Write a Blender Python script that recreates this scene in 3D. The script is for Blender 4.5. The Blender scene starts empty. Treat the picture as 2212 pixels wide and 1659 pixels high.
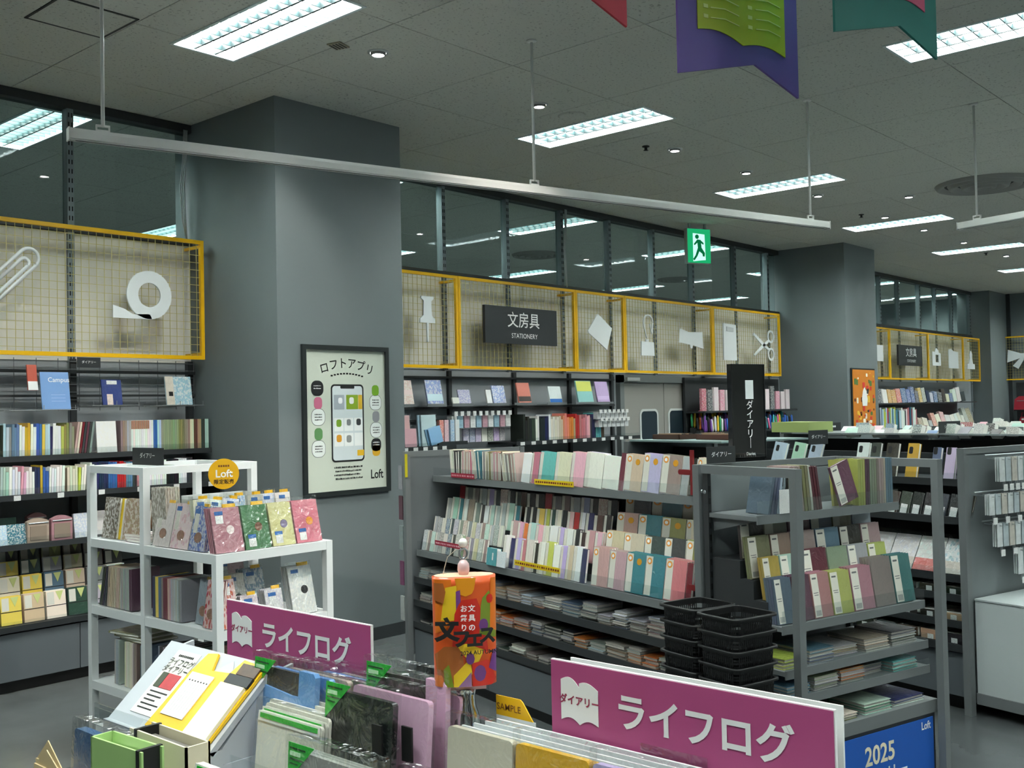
import bpy, math, random
from mathutils import Vector, Matrix
sc = bpy.context.scene
C = sc.collection
random.seed(7)
PI = math.pi
# ------------------------------------------------------------ camera
# wall frame: X runs along the back partition, Y into it, Z up; the eye stands at the origin, 1.6 m high
YAW, PITCH, ROLL, FPX = math.radians(41.534), math.radians(1.4755), math.radians(1.1842), 2256.5
fw = Vector((math.cos(YAW)*math.cos(PITCH), math.sin(YAW)*math.cos(PITCH), math.sin(PITCH)))
r0 = Vector((math.sin(YAW), -math.cos(YAW), 0)); u0 = r0.cross(fw)
rr = r0*math.cos(ROLL) - u0*math.sin(ROLL); uu = r0*math.sin(ROLL) + u0*math.cos(ROLL)
cam = bpy.data.cameras.new('camera'); cam.sensor_width = 36; cam.lens = FPX/2212*36
cam.clip_start = .02; cam.clip_end = 80
co = bpy.data.objects.new('camera', cam); C.objects.link(co)
m = Matrix((rr, uu, -fw)).transposed().to_4x4(); m.translation = (0, 0, 1.6)
co.matrix_world = m; sc.camera = co
# ------------------------------------------------------------ world, exposure
w = bpy.data.worlds.new('world'); sc.world = w; w.use_nodes = True
w.node_tree.nodes['Background'].inputs[0].default_value = (.5, .55, .58, 1)
w.node_tree.nodes['Background'].inputs[1].default_value = .003
sc.view_settings.view_transform = 'Standard'; sc.view_settings.look = 'None'
sc.view_settings.gamma = 1; sc.view_settings.use_curve_mapping = False
sc.view_settings.exposure = 2.95
cy = sc.cycles; cy.max_bounces = 7; cy.diffuse_bounces = 3; cy.glossy_bounces = 2; cy.transmission_bounces = 4; cy.transparent_max_bounces = 12; cy.adaptive_threshold = .06; cy.caustics_reflective = False; cy.caustics_refractive = False
TROFFER = 9.0          # radiance of the ceiling troffers' diffusers
SPOT_W = 6.5          # watts of each downlight
# ------------------------------------------------------------ helpers
ANG = math.radians(15.02)          # the islands stand turned by this against the walls
CA, SA = math.cos(ANG), math.sin(ANG)
def W(s, t, z=0): return (s*CA + t*SA, -s*SA + t*CA, z)
RZ = -ANG
def lin(c):
    def f(v):
        v /= 255.0
        return v/12.92 if v <= .04045 else ((v+.055)/1.055)**2.4
    return (f(c[0]), f(c[1]), f(c[2]), 1)
MATS = {}
def M(name, rgb=(128,128,128), rough=.5, metal=0, coat=0, noise=0, nscale=8, bump=0, bscale=40, spec=.5):
    if name in MATS: return MATS[name]
    m = bpy.data.materials.new(name); m.use_nodes = True; nt = m.node_tree; b = nt.nodes['Principled BSDF']
    b.inputs['Base Color'].default_value = lin(rgb); b.inputs['Roughness'].default_value = rough
    b.inputs['Metallic'].default_value = metal; b.inputs['Coat Weight'].default_value = coat
    b.inputs['Specular IOR Level'].default_value = spec
    if noise or bump:
        tc = nt.nodes.new('ShaderNodeTexCoord')
    if noise:
        n = nt.nodes.new('ShaderNodeTexNoise'); n.inputs['Scale'].default_value = nscale; n.inputs['Detail'].default_value = 4
        r = nt.nodes.new('ShaderNodeMix'); r.data_type = 'RGBA'
        c = lin(rgb); r.inputs[6].default_value = tuple(v*(1-noise) for v in c[:3])+(1,); r.inputs[7].default_value = tuple(min(1, v*(1+noise)) for v in c[:3])+(1,)
        nt.links.new(tc.outputs['Object'], n.inputs['Vector']); nt.links.new(n.outputs['Fac'], r.inputs[0]); nt.links.new(r.outputs[2], b.inputs['Base Color'])
    if bump:
        n2 = nt.nodes.new('ShaderNodeTexNoise'); n2.inputs['Scale'].default_value = bscale
        bp = nt.nodes.new('ShaderNodeBump'); bp.inputs['Strength'].default_value = bump; bp.inputs['Distance'].default_value = .004
        nt.links.new(tc.outputs['Object'], n2.inputs['Vector']); nt.links.new(n2.outputs['Fac'], bp.inputs['Height']); nt.links.new(bp.outputs[0], b.inputs['Normal'])
    MATS[name] = m; return m
def emit(name, rgb, strength):
    if name in MATS: return MATS[name]
    m = bpy.data.materials.new(name); m.use_nodes = True; nt = m.node_tree; nt.nodes.remove(nt.nodes['Principled BSDF'])
    e = nt.nodes.new('ShaderNodeEmission'); e.inputs[0].default_value = lin(rgb); e.inputs[1].default_value = strength
    nt.links.new(e.outputs[0], nt.nodes['Material Output'].inputs[0]); MATS[name] = m; return m
def clear(name, tint=(235,240,240), gloss=.12, rough=.06, rgb2=(255,255,255)):
    """thin clear plastic or glass: light passes straight through, the surface still reflects"""
    if name in MATS: return MATS[name]
    m = bpy.data.materials.new(name); m.use_nodes = True; nt = m.node_tree; nt.nodes.remove(nt.nodes['Principled BSDF'])
    t = nt.nodes.new('ShaderNodeBsdfTransparent'); t.inputs[0].default_value = lin(tint)
    g = nt.nodes.new('ShaderNodeBsdfGlossy'); g.inputs['Roughness'].default_value = rough; g.inputs[0].default_value = lin(rgb2)
    f = nt.nodes.new('ShaderNodeFresnel'); f.inputs[0].default_value = 1.45
    ad = nt.nodes.new('ShaderNodeMath'); ad.operation = 'ADD'; ad.inputs[1].default_value = gloss; ad.use_clamp = True
    ge = nt.nodes.new('ShaderNodeNewGeometry'); iv = nt.nodes.new('ShaderNodeMath'); iv.operation = 'SUBTRACT'; iv.inputs[0].default_value = 1
    pr = nt.nodes.new('ShaderNodeMath'); pr.operation = 'MULTIPLY'; nt.links.new(ge.outputs['Backfacing'], iv.inputs[1]); nt.links.new(iv.outputs[0], pr.inputs[1])
    x = nt.nodes.new('ShaderNodeMixShader')
    nt.links.new(f.outputs[0], ad.inputs[0]); nt.links.new(ad.outputs[0], pr.inputs[0]); nt.links.new(pr.outputs[0], x.inputs[0]); nt.links.new(t.outputs[0], x.inputs[1]); nt.links.new(g.outputs[0], x.inputs[2])
    nt.links.new(x.outputs[0], nt.nodes['Material Output'].inputs[0]); MATS[name] = m; return m
def objcol(name, rough=.45, coat=0, pattern=None, p2=(240,240,236), scale=30, thr=.5):
    """the object's own colour, if wished with a printed pattern over it"""
    if name in MATS: return MATS[name]
    m = bpy.data.materials.new(name); m.use_nodes = True; nt = m.node_tree; b = nt.nodes['Principled BSDF']
    b.inputs['Roughness'].default_value = rough; b.inputs['Coat Weight'].default_value = coat; b.inputs['Coat Roughness'].default_value = .12
    oi = nt.nodes.new('ShaderNodeObjectInfo'); out = oi.outputs['Color']
    if pattern:
        tc = nt.nodes.new('ShaderNodeTexCoord')
        mp = nt.nodes.new('ShaderNodeVectorMath'); mp.operation = 'ADD'; nt.links.new(tc.outputs['Generated'], mp.inputs[0]); nt.links.new(oi.outputs['Random'], mp.inputs[1])
        if pattern == 'noise':
            n = nt.nodes.new('ShaderNodeTexNoise'); n.inputs['Scale'].default_value = scale; n.inputs['Detail'].default_value = 3; fo = n.outputs['Fac']
        else:
            n = nt.nodes.new('ShaderNodeTexVoronoi'); n.inputs['Scale'].default_value = scale; fo = n.outputs['Distance']
        nt.links.new(mp.outputs[0], n.inputs['Vector'])
        g = nt.nodes.new('ShaderNodeMapRange'); g.inputs[1].default_value = thr-.05; g.inputs[2].default_value = thr+.05; g.inputs[3].default_value = 0; g.inputs[4].default_value = .62; nt.links.new(fo, g.inputs[0])
        x = nt.nodes.new('ShaderNodeMix'); x.data_type = 'RGBA'; x.inputs[7].default_value = lin(p2)
        nt.links.new(g.outputs[0], x.inputs[0]); nt.links.new(out, x.inputs[6]); out = x.outputs[2]
        n3 = nt.nodes.new('ShaderNodeTexNoise'); n3.inputs['Scale'].default_value = scale*1.7; nt.links.new(mp.outputs[0], n3.inputs['Vector'])
        hs = nt.nodes.new('ShaderNodeHueSaturation'); mr = nt.nodes.new('ShaderNodeMapRange'); mr.inputs[3].default_value = .40; mr.inputs[4].default_value = .60; nt.links.new(n3.outputs['Fac'], mr.inputs[0]); nt.links.new(mr.outputs[0], hs.inputs['Hue']); nt.links.new(out, hs.inputs['Color']); out = hs.outputs[0]
    nt.links.new(out, b.inputs['Base Color']); MATS[name] = m; return m
def printed(name, base, ink, sx, sy, dens=.5, rough=.5):
    """fine print: rows of small dark marks on a light ground, object coordinates of the sheet"""
    if name in MATS: return MATS[name]
    m = bpy.data.materials.new(name); m.use_nodes = True; nt = m.node_tree; b = nt.nodes['Principled BSDF']; b.inputs['Roughness'].default_value = rough
    tc = nt.nodes.new('ShaderNodeTexCoord'); mp = nt.nodes.new('ShaderNodeMapping'); mp.inputs['Scale'].default_value = (sx, sx, sy)
    wv = nt.nodes.new('ShaderNodeTexWave'); wv.bands_direction = 'Z'; wv.inputs['Scale'].default_value = 1
    ns = nt.nodes.new('ShaderNodeTexNoise'); ns.inputs['Scale'].default_value = 2.2; ns.inputs['Detail'].default_value = 2
    mu = nt.nodes.new('ShaderNodeMath'); mu.operation = 'MULTIPLY'
    gt = nt.nodes.new('ShaderNodeMath'); gt.operation = 'GREATER_THAN'; gt.inputs[1].default_value = 1-dens
    x = nt.nodes.new('ShaderNodeMix'); x.data_type = 'RGBA'; x.inputs[6].default_value = lin(base); x.inputs[7].default_value = lin(ink)
    nt.links.new(tc.outputs['Object'], mp.inputs[0]); nt.links.new(mp.outputs[0], wv.inputs['Vector']); nt.links.new(mp.outputs[0], ns.inputs['Vector'])
    nt.links.new(wv.outputs['Fac'], mu.inputs[0]); nt.links.new(ns.outputs['Fac'], mu.inputs[1]); nt.links.new(mu.outputs[0], gt.inputs[0]); nt.links.new(gt.outputs[0], x.inputs[0])
    nt.links.new(x.outputs[2], b.inputs['Base Color']); MATS[name] = m; return m

class MB:
    def __init__(s): s.v = []; s.f = []; s.mi = []; s.k = 0
    def mat(s, k): s.k = k; return s
    def face(s, idx): s.f.append(tuple(idx)); s.mi.append(s.k)
    def box(s, x0, x1, y0, y1, z0, z1):
        if x0 > x1: x0, x1 = x1, x0
        if y0 > y1: y0, y1 = y1, y0
        if z0 > z1: z0, z1 = z1, z0
        n = len(s.v); s.v += [(x0,y0,z0),(x1,y0,z0),(x1,y1,z0),(x0,y1,z0),(x0,y0,z1),(x1,y0,z1),(x1,y1,z1),(x0,y1,z1)]
        for q in ((0,3,2,1),(4,5,6,7),(0,1,5,4),(1,2,6,5),(2,3,7,6),(3,0,4,7)): s.face([n+i for i in q])
        return s
    def prism(s, poly, h0, h1, axis='y'):
        """poly: 2-D outline, extruded along axis; (a, b) are the other two axes in xyz order"""
        n = len(s.v); k = len(poly)
        ar = sum(poly[i][0]*poly[(i+1) % k][1]-poly[(i+1) % k][0]*poly[i][1] for i in range(k))
        if ar < 0: poly = poly[::-1]
        def P(a, b, h): return (a, h, b) if axis == 'y' else (h, a, b) if axis == 'x' else (a, b, h)
        s.v += [P(a, b, h0) for a, b in poly] + [P(a, b, h1) for a, b in poly]
        fl = (axis == 'y')
        A = list(range(n, n+k)); B = list(range(n+k, n+2*k))
        lo = A if fl else A[::-1]; hi = B[::-1] if fl else B
        if h1 < h0: lo, hi = lo[::-1], hi[::-1]
        s.face(lo); s.face(hi)
        for i in range(k):
            j = (i+1) % k; q = [A[i], A[j], B[j], B[i]]
            if fl != (h1 < h0): q = q[::-1]
            s.face(q)
        return s
    def tube(s, pts, r, n=8, closed=False):
        pts = [Vector(p) for p in pts]; k = len(pts); b0 = len(s.v); up = None
        for i, p in enumerate(pts):
            a = pts[(i-1) % k] if (closed or i > 0) else p; c = pts[(i+1) % k] if (closed or i < k-1) else p
            d = (c-a).normalized()
            if up is None:
                up = Vector((0,0,1)) if abs(d.z) < .9 else Vector((1,0,0))
            x = d.cross(up).normalized(); y = x.cross(d).normalized(); up = y
            rad = r[i] if isinstance(r, (list, tuple)) else r
            for j in range(n):
                an = 2*PI*j/n; s.v.append(tuple(p + x*math.cos(an)*rad + y*math.sin(an)*rad))
        for i in range(k if closed else k-1):
            for j in range(n):
                a = b0+i*n+j; b = b0+i*n+(j+1) % n; c = b0+((i+1) % k)*n+(j+1) % n; d = b0+((i+1) % k)*n+j
                s.face((a, b, c, d))
        if not closed:
            s.face([b0+j for j in range(n)][::-1]); s.face([b0+(k-1)*n+j for j in range(n)])
        return s
    def lathe(s, prof, n=24, c=(0,0,0), cap=True):
        b0 = len(s.v); k = len(prof)
        for r, z in prof:
            for j in range(n):
                a = 2*PI*j/n; s.v.append((c[0]+r*math.cos(a), c[1]+r*math.sin(a), c[2]+z))
        for i in range(k-1):
            for j in range(n):
                a = b0+i*n+j; b = b0+i*n+(j+1) % n; s.face((a, b, b+n, a+n))
        if cap:
            s.face([b0+j for j in range(n)][::-1]); s.face([b0+(k-1)*n+j for j in range(n)])
        return s
    def ball(s, c, r, n=12, mm=8, sz=1):
        return s.lathe([(max(1e-4, r*math.sin(PI*i/mm)), -r*sz*math.cos(PI*i/mm)) for i in range(mm+1)], n, c)
    def data(s, name, mats, smooth=False):
        me = bpy.data.meshes.new(name); me.from_pydata(s.v, [], s.f)
        for mm in (mats if isinstance(mats, (list, tuple)) else [mats]): me.materials.append(mm)
        if any(s.mi): me.polygons.foreach_set('material_index', s.mi)
        if smooth: me.polygons.foreach_set('use_smooth', [True]*len(s.f))
        me.update(); return me
    def build(s, name, mats, parent=None, loc=(0,0,0), rot=(0,0,0), smooth=False, **kw):
        return put(name, s.data(name, mats, smooth), parent, loc, rot, **kw)
def put(name, me, parent=None, loc=(0,0,0), rot=(0,0,0), scale=None, label=None, cat=None, group=None, kind=None, color=None):
    o = bpy.data.objects.new(name, me); C.objects.link(o); o.location = loc; o.rotation_euler = rot
    if scale: o.scale = scale
    if parent: o.parent = parent
    if color: o.color = lin(color)
    tag(o, label, cat, group, kind); return o
def tag(o, label=None, cat=None, group=None, kind=None):
    if label: o['label'] = label
    if cat: o['category'] = cat
    if group: o['group'] = group
    if kind: o['kind'] = kind
    return o
def thing(name, label, cat, loc=(0,0,0), rz=0, group=None, rot=None):
    o = bpy.data.objects.new(name, None); C.objects.link(o); o.location = loc; o.rotation_euler = rot or (0,0,rz); o.empty_display_size = .1
    return tag(o, label, cat, group)
def bx(name, mat, parent, *b, **kw): return MB().box(*b).build(name, mat, parent, **kw)
TXT = {}
def txt_mesh(body, bold=0, ext=.0, align='CENTER', vert=False, gap=1.0):
    key = (body, bold, ext, align, vert, gap)
    if key in TXT: return TXT[key]
    cu = bpy.data.curves.new('lettering', 'FONT'); cu.body = body; cu.size = 1; cu.align_x = align; cu.align_y = 'CENTER'
    cu.offset = bold; cu.extrude = ext; cu.resolution_u = 3; cu.space_line = gap; cu.fill_mode = 'BOTH' if ext else 'FRONT'
    o = bpy.data.objects.new('lettering', cu); C.objects.link(o)
    dg = bpy.context.evaluated_depsgraph_get(); dg.update()
    me = bpy.data.meshes.new_from_object(o.evaluated_get(dg)); me.name = 'lettering'
    bpy.data.objects.remove(o); bpy.data.curves.remove(cu)
    TXT[key] = me; return me
def txt(body, size, mat, parent, loc, rot=(PI/2,0,0), bold=0, align='CENTER', name='lettering', gap=1.0, sx=1, ext=.0):
    """flat lettering; with the default turn it stands in the local xz plane and is read from -y"""
    me = txt_mesh(body, bold, ext, align, False, gap)
    me = me.copy(); me.materials.clear(); me.materials.append(mat)
    return put(name, me, parent, loc, rot, (size*sx, size, size))
RX = (PI/2, 0, 0)                 # read from -y
RYX = (PI/2, 0, -PI/2)            # read from -x (text runs towards -y)
# ---- labels for rows of alike things: colour first, then the place in its row
ROWS = {}
def reg(o, place, col, kind, order, cat, group, tail='from the left'):
    ROWS.setdefault((place, col, kind, tail), []).append((order, o)); o['category'] = cat; o['group'] = group; return o
ORD = 'first second third fourth fifth sixth seventh eighth ninth tenth'.split()
def ordn(i):
    if i < 10: return ORD[i]
    n = i+1; return f"{n}{'th' if 10 <= n % 100 <= 20 else {1:'st',2:'nd',3:'rd'}.get(n % 10,'th')}"
def finish_rows():
    for (place, col, kind, tail), L in ROWS.items():
        L.sort(key=lambda a: a[0])
        for i, (_, o) in enumerate(L):
            o['label'] = f'{col} {kind} {place}' if len(L) == 1 else f'{ordn(i)} {col} {kind} {tail} {place}'
            for q in o.get('_sp', []): pass
PAL = {'white':(236,236,232),'cream':(226,218,196),'ivory':(238,234,220),'beige':(205,188,160),'tan':(176,148,118),'brown':(96,66,48),'dark brown':(52,40,34),
 'black':(26,27,29),'charcoal':(58,60,62),'grey':(138,140,140),'silver grey':(176,178,178),'taupe':(150,134,124),'dusty pink':(196,160,154),'pink':(232,176,188),
 'rose':(200,120,130),'red':(178,36,44),'maroon':(112,34,46),'plum':(98,54,78),'lilac':(196,178,214),'lavender':(168,160,200),'navy':(34,44,84),'blue':(58,104,170),
 'sky blue':(140,180,216),'pale blue':(188,208,222),'teal':(52,122,130),'turquoise':(104,190,186),'mint':(176,212,196),'sage green':(146,160,126),'olive':(140,138,84),
 'green':(70,128,84),'dark green':(34,66,58),'lime':(196,206,86),'yellow':(232,206,86),'mustard':(214,168,44),'orange':(222,126,54),'coral':(222,130,112),'slate blue':(86,108,136),'steel blue':(96,134,164)}
def jit(c, a=10): return tuple(max(4, min(250, v+random.uniform(-a, a))) for v in PAL[c])
# ---- materials used all over
m_col = M('pillar_grey_paint', (112,120,122), .6, noise=.03, nscale=3)
m_rack = M('grey_powder_coat', (110,114,115), .42, noise=.03)
m_rackd = M('charcoal_powder_coat', (44,47,49), .45)  # charcoal, deepened to paint in the black shade under the shelves
m_white = M('white_powder_coat', (226,229,229), .4)
m_paper = M('paper', (236,234,226), .8, noise=.03, nscale=60)
m_black = M('black_plastic', (13,13,14), .42)
m_acr = clear('clear_acrylic', (246,249,249), .05, .03)
m_slv = clear('clear_plastic_sleeve', (248,249,248), .07, .12)
_nt = m_slv.node_tree; _tc = _nt.nodes.new('ShaderNodeTexCoord'); _n = _nt.nodes.new('ShaderNodeTexNoise'); _n.inputs['Scale'].default_value = 20; _n.inputs['Distortion'].default_value = 1.2; _b = _nt.nodes.new('ShaderNodeBump'); _b.inputs['Strength'].default_value = .8; _b.inputs['Distance'].default_value = .02
_nt.links.new(_tc.outputs['Object'], _n.inputs['Vector']); _nt.links.new(_n.outputs['Fac'], _b.inputs['Height'])
for _x in _nt.nodes:
    if _x.type == 'BSDF_GLOSSY': _nt.links.new(_b.outputs[0], _x.inputs['Normal'])
m_yel = M('yellow_paint', (238,182,8), .4)
m_ink = M('black_ink', (18,18,19), .6)
m_wink = M('white_ink', (240,240,238), .6)
m_steel = M('brushed_steel', (170,176,178), .35, .9)
m_tagp = printed('price_ticket_print', (240,240,238), (60,60,66), 160, 260, .56)
m_strip = printed('label_strip_print', (220,216,204), (168,164,156), 120, 330, .5)
m_book = objcol('book_cover', .42, .15)
m_bookg = objcol('book_cover_in_film', .32, .7)
_nt = m_bookg.node_tree; _b = _nt.nodes['Principled BSDF']; _tc = _nt.nodes.new('ShaderNodeTexCoord'); _oi = _nt.nodes.new('ShaderNodeObjectInfo'); _ad = _nt.nodes.new('ShaderNodeVectorMath'); _n = _nt.nodes.new('ShaderNodeTexNoise'); _n.inputs['Scale'].default_value = 3.2; _n.inputs['Distortion'].default_value = 1.5; _n.inputs['Detail'].default_value = 3
_bp = _nt.nodes.new('ShaderNodeBump'); _bp.inputs['Strength'].default_value = .8; _bp.inputs['Distance'].default_value = .02     # creased wrapping film
_nt.links.new(_tc.outputs['Generated'], _ad.inputs[0]); _nt.links.new(_oi.outputs['Random'], _ad.inputs[1]); _nt.links.new(_ad.outputs[0], _n.inputs['Vector']); _nt.links.new(_n.outputs['Fac'], _bp.inputs['Height']); _nt.links.new(_bp.outputs[0], _b.inputs['Coat Normal'])
m_bar = bpy.data.materials.new('barcode_print'); m_bar.use_nodes = True; _nt = m_bar.node_tree; _w = _nt.nodes.new('ShaderNodeTexWave'); _w.bands_direction = 'Y'; _w.inputs['Scale'].default_value = 26; _w.inputs['Distortion'].default_value = 3; _r = _nt.nodes.new('ShaderNodeValToRGB'); _r.color_ramp.interpolation = 'CONSTANT'; _r.color_ramp.elements[1].position = .5; _r.color_ramp.elements[0].color = lin((40,40,42)); _r.color_ramp.elements[1].color = lin((220,218,210))
_t = _nt.nodes.new('ShaderNodeTexCoord'); _nt.links.new(_t.outputs['Object'], _w.inputs['Vector']); _nt.links.new(_w.outputs['Fac'], _r.inputs[0]); _nt.links.new(_r.outputs[0], _nt.nodes['Principled BSDF'].inputs['Base Color'])
m_pat1 = objcol('patterned_cover', .32, .6, 'noise', (238,234,226), 13, .52)
m_pat2 = objcol('speckled_cover', .32, .6, 'voronoi', (238,226,224), 7, .38)
# unit books: x thickness, y width, z height; the face looks to -x, its spine is at y=1 (face-out) or at y=0 (spine-out)
def unit_book(spine_y):
    b = MB(); c = .07
    b.mat(0).box(0, c, 0, 1, 0, 1).box(1-c, 1, 0, 1, 0, 1)
    b.box(c, 1-c, *((.96, 1) if spine_y else (0, .04)), 0, 1)
    b.mat(1).box(c, 1-c, *((.02, .96) if spine_y else (.04, .98)), .012, .985)
    return b
UB = {}
def ub(spine_y, mat):
    k = (spine_y, mat.name)
    if k not in UB: UB[k] = unit_book(spine_y).data('book', [mat, m_paper])
    return UB[k]
def up(key, fn):
    if key not in UB: UB[key] = fn()
    return UB[key]
STRIP = up('strip', lambda: MB().box(-.06, 0, .66, .99, .02, .98).data('label_band', m_strip))
STRIPR = up('stripr', lambda: MB().box(-.06, 0, .3, .62, .02, .98).data('label_band', m_strip))
STRIPT = up('stript', lambda: MB().box(-.06, 0, .80, .985, .02, .98).data('label_band', m_strip))
STRIPB = up('stripb', lambda: MB().mat(0).box(-.06, 0, .62, .98, .02, .98).mat(1).box(-.09, -.06, .66, .93, .05, .17).mat(2).box(-.09, -.06, .70, .92, .86, .90).box(-.09, -.06, .68, .93, .55, .565).box(-.09, -.06, .68, .90, .50, .515).data('label_band', [m_strip, m_bar, M('grey_ink', (96,96,98), .6)]))
RING = up('ring', lambda: MB().prism([(.825+.13*math.cos(a*PI/8), .86+.085*math.sin(a*PI/8)) for a in range(16)], -.11, -.06, 'x').data('sticker', M('orange_sticker', (228,150,60), .5)))
RINGW = up('ringw', lambda: MB().prism([(.825+.07*math.cos(a*PI/6), .86+.045*math.sin(a*PI/6)) for a in range(12)], -.16, -.11, 'x').data('sticker_centre', m_wink))
DISC = up('disc', lambda: MB().prism([(.33+.13*math.cos(a*PI/8), .8+.085*math.sin(a*PI/8)) for a in range(16)], -.09, -.0, 'x').data('sticker', M('amber_sticker', (214,150,30), .5)))
TABY = up('tab', lambda: MB().box(.1, .5, .25, .7, .985, 1.06).data('index_tab', m_yel))
HANG = up('hang', lambda: MB().box(-.05, 0, .1, .42, .80, .955).data('brand_ticket', M('blue_ticket', (40,100,170), .5)))
def book(name, pos, size, rot, col, colname, mat=None, spine=False, parts=()):
    mm = mat or m_bookg
    o = put(name, ub(0 if spine else 1, mm), None, pos, rot, size, color=col)
    for p in parts: put(p.name, p, o)
    return o
# ============================================================ the setting
CH = 3.711; YW = 6.72
def S(name, mb, mats, parent=None, **kw):
    return mb.build(name, mats, parent, kind=None if parent else 'structure', **kw)
# floor: dark glossy sheet tiles, two greys laid in broad lanes
mfl = bpy.data.materials.new('floor_vinyl'); mfl.use_nodes = True; nt = mfl.node_tree; b = nt.nodes['Principled BSDF']
b.inputs['Roughness'].default_value = .22
tc = nt.nodes.new('ShaderNodeTexCoord'); mp = nt.nodes.new('ShaderNodeMapping'); mp.inputs['Rotation'].default_value = (0, 0, ANG); mp.inputs['Location'].default_value = (.15, .2, 0)
ck = nt.nodes.new('ShaderNodeTexBrick'); ck.offset = 0; ck.inputs['Scale'].default_value = 1; ck.inputs['Brick Width'].default_value = 2.7; ck.inputs['Row Height'].default_value = 2.7
ck.inputs['Mortar Size'].default_value = 0; ck.inputs['Color1'].default_value = lin((80,84,85)); ck.inputs['Color2'].default_value = lin((116,120,120)); ck.inputs['Bias'].default_value = 0
nz = nt.nodes.new('ShaderNodeTexNoise'); nz.inputs['Scale'].default_value = 5; nz.inputs['Detail'].default_value = 5
mx = nt.nodes.new('ShaderNodeMix'); mx.data_type = 'RGBA'; mx.blend_type = 'MULTIPLY'; mx.inputs[0].default_value = .25
nt.links.new(tc.outputs['Object'], mp.inputs[0]); nt.links.new(mp.outputs[0], ck.inputs['Vector']); nt.links.new(tc.outputs['Object'], nz.inputs['Vector'])
nt.links.new(ck.outputs['Color'], mx.inputs[6]); nt.links.new(nz.outputs['Fac'], mx.inputs[7]); nt.links.new(mx.outputs[2], b.inputs['Base Color'])
S('floor', MB().box(-5.5, 23.5, -7.5, 14.5, -.1, 0), mfl)
# ceiling: mineral tiles about 0.97 m square, cut out round the troffers
FX = [3.126-2.945] + [3.126 + 2.945*k for k in range(7)]
FY = [-4.6, -1.7, 1.205, 4.1, 7.0, 9.97, 12.85]
FW, FL = .402, 1.175
fix = [(x, y) for x in FX for y in FY if x > -5 and not (y > 12)]
mti = bpy.data.materials.new('ceiling_tile_mineral'); mti.use_nodes = True; nt = mti.node_tree; b = nt.nodes['Principled BSDF']; b.inputs['Roughness'].default_value = .9
tc = nt.nodes.new('ShaderNodeTexCoord'); vo = nt.nodes.new('ShaderNodeTexNoise'); vo.inputs['Scale'].default_value = 60; vo.inputs['Detail'].default_value = 2
oi = nt.nodes.new('ShaderNodeObjectInfo'); ml = nt.nodes.new('ShaderNodeMath'); ml.operation = 'MULTIPLY'; ml.inputs[1].default_value = 60
av = nt.nodes.new('ShaderNodeVectorMath'); nt.links.new(tc.outputs['Object'], av.inputs[0]); nt.links.new(oi.outputs['Random'], ml.inputs[0]); nt.links.new(ml.outputs[0], av.inputs[1])
ra = nt.nodes.new('ShaderNodeValToRGB'); ra.color_ramp.elements[0].position = .30; ra.color_ramp.elements[0].color = lin((158,159,153)); ra.color_ramp.elements[1].position = .40; ra.color_ramp.elements[1].color = lin((203,204,196))
nt.links.new(av.outputs[0], vo.inputs['Vector']); nt.links.new(vo.outputs['Fac'], ra.inputs[0]); nt.links.new(ra.outputs[0], b.inputs['Base Color'])
ceil = S('ceiling', MB().box(-5.5, 23.5, -7.5, 14.5, CH+.16, CH+.25), M('ceiling_void', (60,60,60), .9))
MOD = .9725; GX0, GY0 = 3.805, 4.172
def cut(rects, hole):
    out = []
    hx0, hx1, hy0, hy1 = hole
    for x0, x1, y0, y1 in rects:
        if hx0 >= x1 or hx1 <= x0 or hy0 >= y1 or hy1 <= y0: out.append((x0, x1, y0, y1)); continue
        if hx0 > x0: out.append((x0, hx0, y0, y1))
        if hx1 < x1: out.append((hx1, x1, y0, y1))
        a, c = max(x0, hx0), min(x1, hx1)
        if hy0 > y0: out.append((a, c, y0, hy0))
        if hy1 < y1: out.append((a, c, hy1, y1))
    return out
tile_me = MB().box(0, MOD-.006, 0, MOD-.006, 0, .016).data('ceiling_tile', mti)
tiles = []
for i in range(-10, 21):
    for j in range(-12, 11):
        x, y = GX0+i*MOD, GY0+j*MOD
        if x > 23.4 or y > 14.4: continue
        d = math.hypot(x, y); front = (x*fw.x + y*fw.y) > .5
        tiles.append((0 if front and abs(math.atan2(y, x)-YAW) < .62 else 1, d, x, y))
tiles.sort(); rest = MB()
for n, (_, d, x, y) in enumerate(tiles):
    r = [(x, x+MOD-.006, y, y+MOD-.006)]
    for hx, hy in fix: r = cut(r, (hx, hx+FW, hy, hy+FL))
    if n < 300:
        if len(r) == 1 and r[0][1]-r[0][0] > MOD-.01: put('ceiling_tile', tile_me, ceil, (x, y, CH))
        else:
            q = MB()
            for a in r: q.box(a[0]-x, a[1]-x, a[2]-y, a[3]-y, 0, .016)
            q.build('ceiling_tile', mti, ceil, (x, y, CH))
    else:
        for a in r: rest.box(*a, CH, CH+.016)
rest.build('ceiling_tile_field', mti, ceil, kind='stuff')
# pillars
PILL = [(4.10, 5.21, 5.675, 6.9, '1'), (13.07, 14.06, 5.745, 6.95, '2'), (20.95, 22.0, 6.35, 6.95, '3')]
for x0, x1, y0, y1, n in PILL:
    p = S('column_'+n, MB().box(x0, x1, y0, y1, 0, CH+.03), m_col)
    q = MB(); q.box(x0-.006, x1+.006, y0-.006, y1, 0, .09); S('baseboard', q, M('dark_baseboard', (52,56,58), .5), p)
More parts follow.
